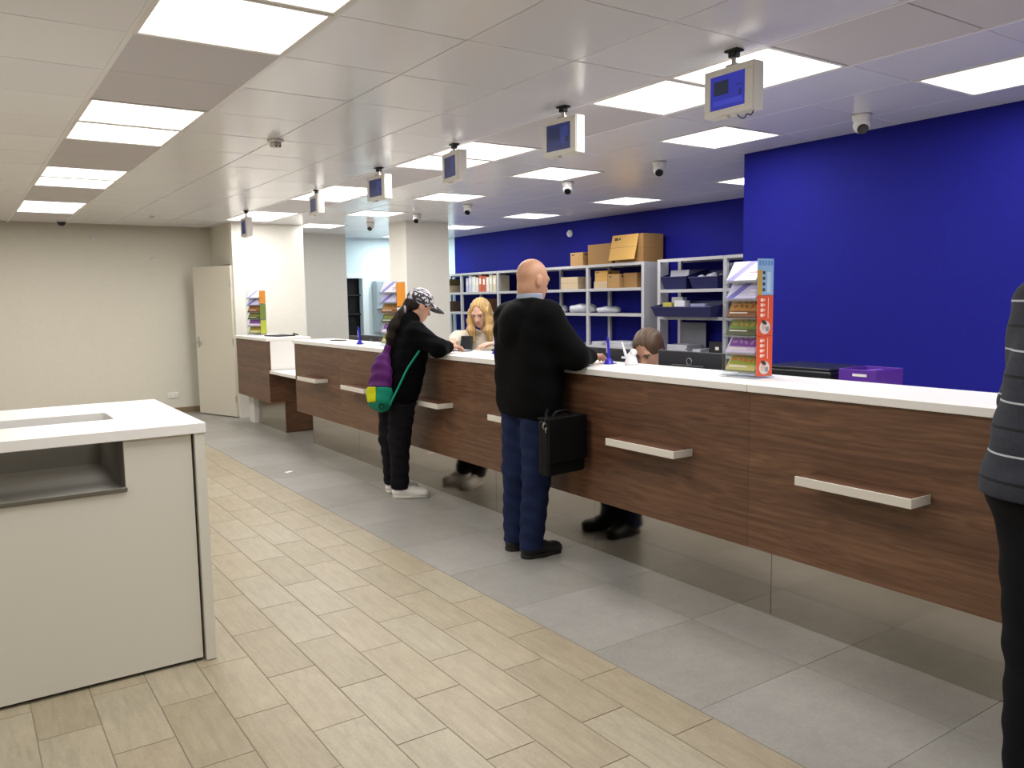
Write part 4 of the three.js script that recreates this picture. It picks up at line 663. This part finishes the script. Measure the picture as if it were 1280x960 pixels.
// ---- the woman in the patterned cap
let jacketField;
{
  const base = [2.78, 0, -5.7];
  const J = { neck: [2.83, 1.36, -5.53], chest: [2.79, 1.16, -5.54], pelvis: [2.745, 0.9, -5.57], shR: [2.825, 1.30, -5.375], shL: [2.815, 1.30, -5.695], elR: [2.90, 1.185, -5.215], elL: [2.925, 1.185, -5.80], haR: [3.05, 1.187, -5.31], haL: [3.0, 1.187, -5.66], hipR: [2.75, 0.88, -5.49], hipL: [2.735, 0.88, -5.65], knR: [2.775, 0.47, -5.63], knL: [2.77, 0.47, -5.79], anR: [2.795, 0.08, -5.692], anL: [2.83, 0.08, -5.885] };
  const P = thing('person', 'person in a patterned cap and black jacket writing at the counter', 'person', base);
  const head = [2.925, 1.495, -5.53], facing = [0.88, -0.46, 0.06], skin = [0.52, 0.28, 0.19];
  const S = skinBody({ J, skin, lip: [0.45, 0.17, 0.15], hairc: [0.04, 0.025, 0.02], head, facing, scale: 0.96, hands: [{ at: J.haR, along: [0.9, -0.02, -0.3], back: [0, 1, 0], curl: 0.38, side: -1 }, { at: J.haL, along: [0.9, -0.02, 0.2], back: [0, 1, 0], curl: 0.36, side: 1 }] });
  part('body', shift(S.geo, base), skinMat, P);
  const jk = union([...torso(J, 0.118, 0.135), ...chain([J.shR, J.elR, [3.02, 1.188, -5.29]], [0.076, 0.062, 0.05]), ...chain([J.shL, J.elL, [2.97, 1.188, -5.69]], [0.076, 0.062, 0.05]), capsule([2.82, 1.37, -5.53], [2.84, 1.395, -5.53], 0.072)], 0.05);
  const jf = wrinkle(jk, 0.005, 38, 3); jacketField = jf;
  part('jacket', shift(nets((x, y, z) => Math.max(jf(x, y, z), 0.745 - y, y < 0.83 ? x - 2.842 : -9, 1.138 - y - (x < 2.94 ? 9 : 0)), [2.5, 0.68, -5.98], [3.25, 1.52, -5.05], 0.0105), base), cloth(0x030305, { specularIntensity: 0.2 }), P, 'black jacket');
  const legs = union([...chain([J.hipR, J.knR, [2.795, 0.06, -5.692]], [0.112, 0.082, 0.066]), ...chain([J.hipL, J.knL, [2.83, 0.06, -5.885]], [0.112, 0.082, 0.066]), capsule(J.hipR, J.hipL, 0.115)], 0.03);
  part('trousers', shift(nets((x, y, z) => Math.max(wrinkle(legs, 0.006, 45, 5)(x, y, z), 0.07 - y, y - 0.95, y > 0.7 ? x - 2.84 : -9), [2.55, 0.03, -6.05], [3.05, 1.0, -5.3], 0.01), base), cloth(0x121116), P, 'charcoal trousers');
  for (const [h, t] of [[[2.745, -5.72], [2.99, -5.575]], [[2.775, -5.90], [3.03, -5.845]]]) { const s = shoeGeo(h, t, 0.1, 0.085); const u = part('shoe', shift(s.up, base), std(0xd9d5cf, 0.6), P, 'white sneaker'); part('sole', shift(s.sole, base), std(0xcac4ba, 0.7), u); }
  const H = S.Fh;
  const hairH = union([ell([0, 0.03, -0.018], [0.082, 0.088, 0.096]), ell([0, -0.02, -0.06], [0.068, 0.07, 0.05])], 0.03);
  const W = p => H.toW(...p); const tail = union(chain([W([0, -0.012, -0.085]), [2.775, 1.43, -5.535], [2.72, 1.35, -5.545], [2.692, 1.26, -5.55], [2.688, 1.19, -5.55]], [0.03, 0.036, 0.04, 0.036, 0.018]), 0.03);
  const cut = H.local((x, y, z) => Math.max(hairH(x, y, z), z - 0.035 + 0.25 * Math.max(0, -y), y - 0.02 - 0.22 * z));
  const hs = (x, y, z) => { const l = Math.sin(140 * z + 20 * y) * 0.0025; return smin(cut(x, y, z), tail(x, y, z), 0.03) + l; };
  part('hair', shift(nets(hs, [2.58, 1.12, -5.68], [3.05, 1.64, -5.38], 0.006), base), cloth(0x1a100c, { roughness: 0.55 }), P, 'dark brown ponytail');
  const dome = ell([0, 0.04, -0.012], [0.09, 0.093, 0.108]), inner = ell([0, 0.04, -0.012], [0.083, 0.086, 0.101]);
  const brim = ell([0, 0.052, 0.125], [0.078, 0.012, 0.085]);
  const capF = (x, y, z) => { const d = Math.max(dome(x, y, z), -inner(x, y, z), 0.006 + 0.26 * z - y); const yy = y + 3.5 * x * x + 0.12 * (z - 0.06); return smin(d, Math.max(brim(x, yy, z), 0.055 - z), 0.01); };
  const capCol = (x, y, z) => { const l = H.toL(x, y, z); const n = 0.5 * N32(l[0] * 2.7 + 0.37 + l[2] * 0.9, l[1] * 2.7) + 0.5 * N32(l[2] * 2.7 + 0.11, l[1] * 2.7 + 0.53 + l[0] * 0.7); const seam = Math.abs(l[0]) < 0.006 || false; if (seam || (l[2] > 0.11 && l[1] < 0.05)) return [0.02, 0.02, 0.025]; return n > 0.5 ? [0.55, 0.52, 0.55] : [0.025, 0.025, 0.03]; };
  part('cap', shift(nets(H.local(capF), ...around(W([0, 0.06, 0.05]), 0.19), 0.0042, { color: capCol }), base), new THREE.MeshStandardMaterial({ vertexColors: true, roughness: 0.85 }), P, 'black and white patterned cap');
  part('hair_tie', shift(at(new THREE.TorusGeometry(0.036, 0.009, 8, 20).rotateY(1.2), 2.80, 1.462, -5.533), base), std(0x8d8790, 0.6), P);
}
// ---- her drawstring bag
{
  const b = [2.585, 0.72, -5.55]; const t = thing('drawstring_bag', 'purple drawstring bag with yellow and teal bottom on the capped person’s back', 'bag', b);
  const sack = union([ell([0, 0.12, 0], [0.085, 0.13, 0.155]), ell([0.02, 0.26, 0], [0.075, 0.14, 0.125]), capsule([0.045, 0.36, 0], [0.075, 0.455, 0], 0.055, 0.03)], 0.06);
  const f0 = wrinkle(sack, 0.006, 40, 2), f = (x, y, z) => Math.max(f0(x, y, z), 0.006 - jacketField(x + b[0], y + b[1], z + b[2])), lo = [-0.16, -0.05, -0.22], hi = [0.18, 0.55, 0.22];
  const low = (x, y, z) => 0.175 + 0.10 * z - 0.15 * x - y;               // > 0 below the colour seam
  const yel = (x, y, z) => Math.max(-(y - 0.07 - 0.12 * z), 0.827 * x + 0.562 * z + 0.012);     // < 0 in the yellow field
  part('purple_cloth', nets((x, y, z) => Math.max(f(x, y, z), low(x, y, z)), lo, hi, 0.008), cloth(0x4b1557, { roughness: 0.6 }), t, 'purple cloth');
  part('teal_panel', nets((x, y, z) => Math.max(f(x, y, z), -low(x, y, z) + 0.001, -yel(x, y, z)), lo, hi, 0.007), cloth(0x0f7a62, { roughness: 0.7 }), t, 'teal panel');
  part('yellow_panel', nets((x, y, z) => Math.max(f(x, y, z) - 0.002, -low(x, y, z) + 0.001, yel(x, y, z)), lo, hi, 0.007), cloth(0xb9bd12, { roughness: 0.7 }), t, 'yellow panel');
  const e = part('round_print', at(new THREE.TorusGeometry(0.018, 0.005, 8, 20).rotateY(-0.5), -0.045, 0.05, 0.117), cloth(0x0a3a34), t); 
  part('strap', tube([[0.01, 0.06, 0.145], [0.07, 0.20, 0.185], [0.13, 0.32, 0.205], [0.2, 0.42, 0.222], [0.26, 0.5, 0.23]], 0.0075, 60, 6), cloth(0x1c8a72), t, 'teal cord strap');
  part('strap', tube([[0.01, 0.06, -0.145], [0.07, 0.20, -0.18], [0.14, 0.34, -0.2], [0.2, 0.42, -0.19], [0.22, 0.46, -0.17]], 0.0075, 60, 6), cloth(0x141418), t, 'black cord strap');
}
// ---- seated clerks
function office_chair(x, z, turn, l) {
  const t = thing('office_chair', l, 'chair', [x, 0, z], turn, 'office chairs behind the counter'); const m = std(0x1c1d24, 0.8);
  part('seat', rbox(-0.23, 0.23, 0.39, 0.45, -0.23, 0.23, 0.025, 3), m, t); part('backrest', rbox(0.2, 0.25, 0.58, 0.98, -0.21, 0.21, 0.02, 3), m, t); part('back_bar', rbox(0.232, 0.25, 0.4, 0.6, -0.03, 0.03, 0.004), blackPlastic, t); part('gas_post', at(cyl(0.025, 0.03, 0.28, 16), 0, 0.25, 0), steel, t);
  for (let k = 0; k < 5; k++) { const a = k * 1.2566; const l2 = part('base_arm', box(0.0, 0.28, 0.075, 0.11, -0.02, 0.02).rotateY(a), blackPlastic, t); part('caster', at(cyl(0.03, 0.03, 0.03, 14).rotateX(Math.PI / 2).rotateY(a), Math.cos(a) * 0.26, 0.03, -Math.sin(a) * 0.26), blackPlastic, l2); }
}
{ // blonde
  office_chair(4.02, -5.98, -0.2, 'office chair under the blonde clerk');
  const base = [3.98, 0, -5.95];
  const J = { neck: [3.80, 1.245, -5.90], chest: [3.88, 1.02, -5.93], pelvis: [3.99, 0.62, -5.97], shR: [3.71, 1.21, -6.06], shL: [3.87, 1.175, -5.75], elR: [3.49, 1.205, -5.93], elL: [3.73, 1.195, -5.24], haR: [3.35, 1.19, -5.76], haL: [3.51, 1.19, -5.36], hipR: [3.97, 0.6, -6.06], hipL: [4.0, 0.6, -5.87], knR: [3.60, 0.56, -6.12], knL: [3.63, 0.56, -5.82], anR: [3.62, 0.09, -6.10], anL: [3.65, 0.09, -5.82] };
  const P = thing('person', 'clerk with long blonde hair and cream top bending over the counter', 'person', base);
  const head = [3.705, 1.42, -5.905], facing = [-0.72, -0.40, 0.50], skin = [0.60, 0.35, 0.25];
  const S = skinBody({ J, skin, lip: [0.52, 0.25, 0.2], hairc: [0.16, 0.09, 0.05], head, facing, scale: 0.97, hands: [{ at: J.haR, along: [-0.82, -0.02, 0.45], back: [0.1, 1, 0], curl: 0.4, side: -1 }, { at: J.haL, along: [-0.9, -0.02, -0.2], back: [0, 1, 0.1], curl: 0.38, side: 1 }] });
  part('body', shift(S.geo, base), skinMat, P);
  const top = union([...torso(J, 0.105, 0.12), ...chain([J.shR, J.elR, [3.38, 1.192, -5.80]], [0.074, 0.062, 0.047]), ...chain([J.shL, [3.72, 1.2, -5.45]], [0.068, 0.05])], 0.05);
  part('sweater', shift(nets(wrinkle(top, 0.004, 40, 2), [3.25, 0.45, -6.3], [4.3, 1.36, -5.15], 0.0105), base), cloth(0xc9beae), P, 'cream sweater');
  const legs = union([...chain([J.hipR, J.knR, [3.62, 0.08, -6.10]], [0.1, 0.075, 0.06]), ...chain([J.hipL, J.knL, [3.65, 0.08, -5.82]], [0.1, 0.075, 0.06])], 0.03);
  part('trousers', shift(nets((x, y, z) => Math.max(legs(x, y, z), 0.07 - y), [3.45, 0.02, -6.3], [4.2, 0.78, -5.65], 0.012), base), cloth(0x1c1c22), P, 'dark trousers');
  for (const [h, t] of [[[3.68, -6.10], [3.44, -6.1]], [[3.71, -5.82], [3.47, -5.80]]]) { const s = shoeGeo(h, t, 0.095, 0.08); const u = part('shoe', shift(s.up, base), black, P); part('sole', shift(s.sole, base), darkGrey, u); }
  const H = S.Fh, W = p => H.toW(...p);
  const capH = union([ell([0, 0.036, -0.016], [0.086, 0.092, 0.1]), ell([0, -0.03, -0.055], [0.078, 0.09, 0.055])], 0.03);
  const faceGap = union([ell([0, -0.03, 0.09], [0.06, 0.095, 0.08]), ell([0, 0.05, 0.1], [0.045, 0.062, 0.055])], 0.03);
  const locks = union([
    ...chain([W([-0.07, 0.03, 0.03]), W([-0.082, -0.05, 0.045]), [W([-0.08, 0, 0])[0] - 0.03, 1.27, W([-0.08, 0, 0])[2] + 0.03], [W([-0.08, 0, 0])[0] - 0.02, 1.19, W([-0.08, 0, 0])[2] + 0.045]], [0.026, 0.03, 0.034, 0.022]),
    ...chain([W([0.07, 0.03, 0.03]), W([0.082, -0.05, 0.045]), [W([0.08, 0, 0])[0] - 0.03, 1.27, W([0.08, 0, 0])[2] + 0.03], [W([0.08, 0, 0])[0] - 0.02, 1.20, W([0.08, 0, 0])[2] + 0.045]], [0.026, 0.03, 0.036, 0.024]),
    ...chain([W([0, 0, -0.08]), [3.84, 1.28, -5.95], [3.89, 1.12, -5.97]], [0.06, 0.07, 0.05])], 0.03);
  const hf = (x, y, z) => { const l = H.toL(x, y, z); let d = capH(...l); d = Math.max(d, -faceGap(...l)); d = smin(d, locks(x, y, z), 0.025); return d + 0.0022 * Math.sin(170 * (x + z) + 14 * y); };
  part('hair', shift(nets(hf, [3.5, 1.03, -6.15], [4.02, 1.58, -5.68], 0.0055), base), new THREE.MeshStandardMaterial({ roughness: 0.5, map: dataTex(256, 64, (u, v) => mixc([138, 104, 58], [214, 180, 116], 0.6 * N64(u, v * 0.1) + 0.4 * N32(u, v * .2)), 0.12, 0.6) }), P, 'long blonde hair');
}
{ // the clerk whose head shows over the counter
  office_chair(4.28, -4.03, 0, 'office chair under the clerk with brown hair');
  const base = [4.12, 0, -4.02];
  const J = { neck: [3.95, 1.06, -4.03], chest: [4.0, 0.86, -4.03], pelvis: [4.11, 0.6, -4.03], shR: [3.95, 1.0, -4.19], shL: [3.95, 1.0, -3.87], elR: [3.95, 0.83, -4.25], elL: [3.95, 0.83, -3.80], haR: [3.77, 0.825, -4.12], haL: [3.77, 0.825, -3.92], hipR: [4.1, 0.58, -4.12], hipL: [4.1, 0.58, -3.94], knR: [3.84, 0.54, -4.16], knL: [3.84, 0.54, -3.9], anR: [3.86, 0.09, -4.15], anL: [3.86, 0.09, -3.91] };
  const P = thing('person', 'clerk with tied brown hair looking down behind the white pen stand', 'person', base);
  const head = [3.83, 1.185, -4.0], facing = [-0.76, -0.55, 0.24], skin = [0.55, 0.30, 0.20];
  const S = skinBody({ J, skin, lip: [0.45, 0.16, 0.14], hairc: [0.08, 0.05, 0.03], head, facing, scale: 1.12, hands: [{ at: J.haR, along: [-0.9, -0.02, 0.1], back: [0, 1, 0], curl: 0.36, side: -1 }, { at: J.haL, along: [-0.9, -0.02, -0.1], back: [0, 1, 0], curl: 0.36, side: 1 }] });
  part('body', shift(S.geo, base), skinMat, P);
  const top = union([...torso(J, 0.1, 0.115), ...chain([J.shR, J.elR, [3.8, 0.826, -4.14]], [0.065, 0.05, 0.036]), ...chain([J.shL, J.elL, [3.8, 0.826, -3.91]], [0.065, 0.05, 0.036])], 0.05);
  part('blouse', shift(nets(wrinkle(top, 0.004, 40, 2), [3.55, 0.42, -4.4], [4.35, 1.2, -3.65], 0.0115), base), cloth(0xb9bccb), P);
  const legs = union([...chain([J.hipR, J.knR, [3.86, 0.08, -4.15]], [0.1, 0.075, 0.06]), ...chain([J.hipL, J.knL, [3.86, 0.08, -3.91]], [0.1, 0.075, 0.06])], 0.03);
  part('trousers', shift(nets((x, y, z) => Math.max(legs(x, y, z), 0.07 - y), [3.65, 0.02, -4.35], [4.3, 0.75, -3.7], 0.012), base), cloth(0x1c1c22), P);
  for (const z of [-4.15, -3.91]) { const s = shoeGeo([3.90, z], [3.66, z], 0.095, 0.08); const u = part('shoe', shift(s.up, base), black, P); part('sole', shift(s.sole, base), darkGrey, u); }
  const H = S.Fh, W = p => H.toW(...p);
  const capH = union([ell([0, 0.036, -0.018], [0.0985, 0.1065, 0.114]), ell([0, -0.03, -0.055], [0.083, 0.09, 0.062])], 0.03);
  const gap = union([ell([0, -0.05, 0.1], [0.082, 0.11, 0.1]), ell([0, 0.045, 0.125], [0.068, 0.07, 0.068])], 0.03);
  const bun = union([ell([0, 0.0, -0.14], [0.04, 0.045, 0.035]), capsule([0.088, -0.01, 0.0], [0.08, -0.11, -0.005], 0.018, 0.011)], 0.01);
  part('hair', shift(nets(H.local((x, y, z) => Math.min(Math.max(capH(x, y, z), -gap(x, y, z)), bun(x, y, z)) + 0.002 * Math.sin(180 * x + 30 * y)), ...around(head, 0.2), 0.0055), base), new THREE.MeshStandardMaterial({ roughness: 0.55, map: dataTex(256, 64, (u, v) => mixc([56, 40, 27], [108, 79, 52], 0.6 * N64(u, v * 0.1) + 0.4 * N32(u, v * .2)), 0.12, 0.6) }), P, 'brown hair tied back');
}
{ // the man in the striped sweater
  const base = [2.465, 0, -0.93];
  const J = { neck: [2.670, 1.585, -0.89], chest: [2.600, 1.33, -0.9], pelvis: [2.500, 1.0, -0.93], shR: [2.615, 1.49, -0.69], shL: [2.625, 1.49, -1.09], elR: [2.725, 1.23, -0.58], elL: [2.695, 1.21, -1.16], haR: [3.010, 1.19, -0.72], haL: [3.030, 1.19, -1.08], hipR: [2.510, 0.98, -0.82], hipL: [2.500, 0.98, -1.03], knR: [2.525, 0.53, -0.82], knL: [2.525, 0.53, -1.02], anR: [2.525, 0.09, -0.81], anL: [2.535, 0.09, -1.02] };
  const P = thing('person', 'person in a dark striped sweater and black trousers at the counter’s end', 'person', base);
  const head = [2.705, 1.74, -0.89], facing = [0.95, -0.25, 0.05], skin = [0.5, 0.28, 0.18];
  const S = skinBody({ J, skin, lip: [0.4, 0.16, 0.13], hairc: [0.1, 0.07, 0.05], head, facing, scale: 1.05, hands: [{ at: J.haR, along: [0.9, -0.02, -0.3], back: [0, 1, 0], curl: 0.38, side: -1 }, { at: J.haL, along: [0.9, -0.02, 0.3], back: [0, 1, 0], curl: 0.38, side: 1 }] });
  part('body', shift(S.geo, base), skinMat, P);
  const knit = dataTex(64, 1024, (u, v) => {   // v covers four repeats
    const y = (v * 0.566) % 0.1415, n = (N64(u, v) - 0.5) * 8; if (y < 0.005) return [176 + n, 178 + n, 184 + n]; if (Math.abs(y - 0.073) < 0.004) return [14, 14, 18]; return [40 + n, 43 + n, 52 + n];
  }, 0.3, 0.566);
  const tr = union([...torso(J, 0.15, 0.16), ...chain([J.shR, J.elR, [2.96, 1.2, -0.7]], [0.09, 0.07, 0.055]), ...chain([J.shL, J.elL, [2.98, 1.2, -1.06]], [0.09, 0.07, 0.055]), capsule([2.635, 1.57, -0.89], [2.645, 1.6, -0.89], 0.075)], 0.05);
  const sf = wrinkle(tr, 0.006, 28, 1);
  part('sweater', shift(nets((x, y, z) => Math.max(sf(x, y, z), 0.965 - y, 1.138 - y - (x < 2.94 ? 9 : 0)), [2.1, 0.9, -1.4], [3.12, 1.75, -0.4], 0.0105, { uv: (x, y, z) => [x + z, y - 1.083] }), base), new THREE.MeshStandardMaterial({ map: knit, roughness: 0.95 }), P, 'dark grey striped sweater');
  const legs = union([...chain([J.hipR, J.knR, [2.525, 0.06, -0.81]], [0.125, 0.092, 0.082]), ...chain([J.hipL, J.knL, [2.535, 0.06, -1.02]], [0.115, 0.09, 0.082]), capsule(J.hipR, J.hipL, 0.135)], 0.035);
  part('trousers', shift(nets((x, y, z) => Math.max(wrinkle(legs, 0.004, 35, 4)(x, y, z), 0.055 - y, y - 1.06), [2.15, 0.02, -1.3], [2.8, 1.12, -0.55], 0.011), base), cloth(0x0d0d11), P, 'black trousers');
  for (const z of [-0.81, -1.02]) { const s = shoeGeo([2.475, z], [2.755, z], 0.105, 0.1); const u = part('shoe', shift(s.up, base), black, P); part('sole', shift(s.sole, base), darkGrey, u); }
  const hair = ell([0, 0.036, -0.02], [0.086, 0.096, 0.104]);
  part('hair', shift(nets(S.Fh.local((x, y, z) => Math.max(hair(x, y, z), z - 0.045, -y - 0.05)), ...around(head, 0.2), 0.007), base), cloth(0x2a211b), P, 'short dark hair');
}
renderer.render(scene, camera);
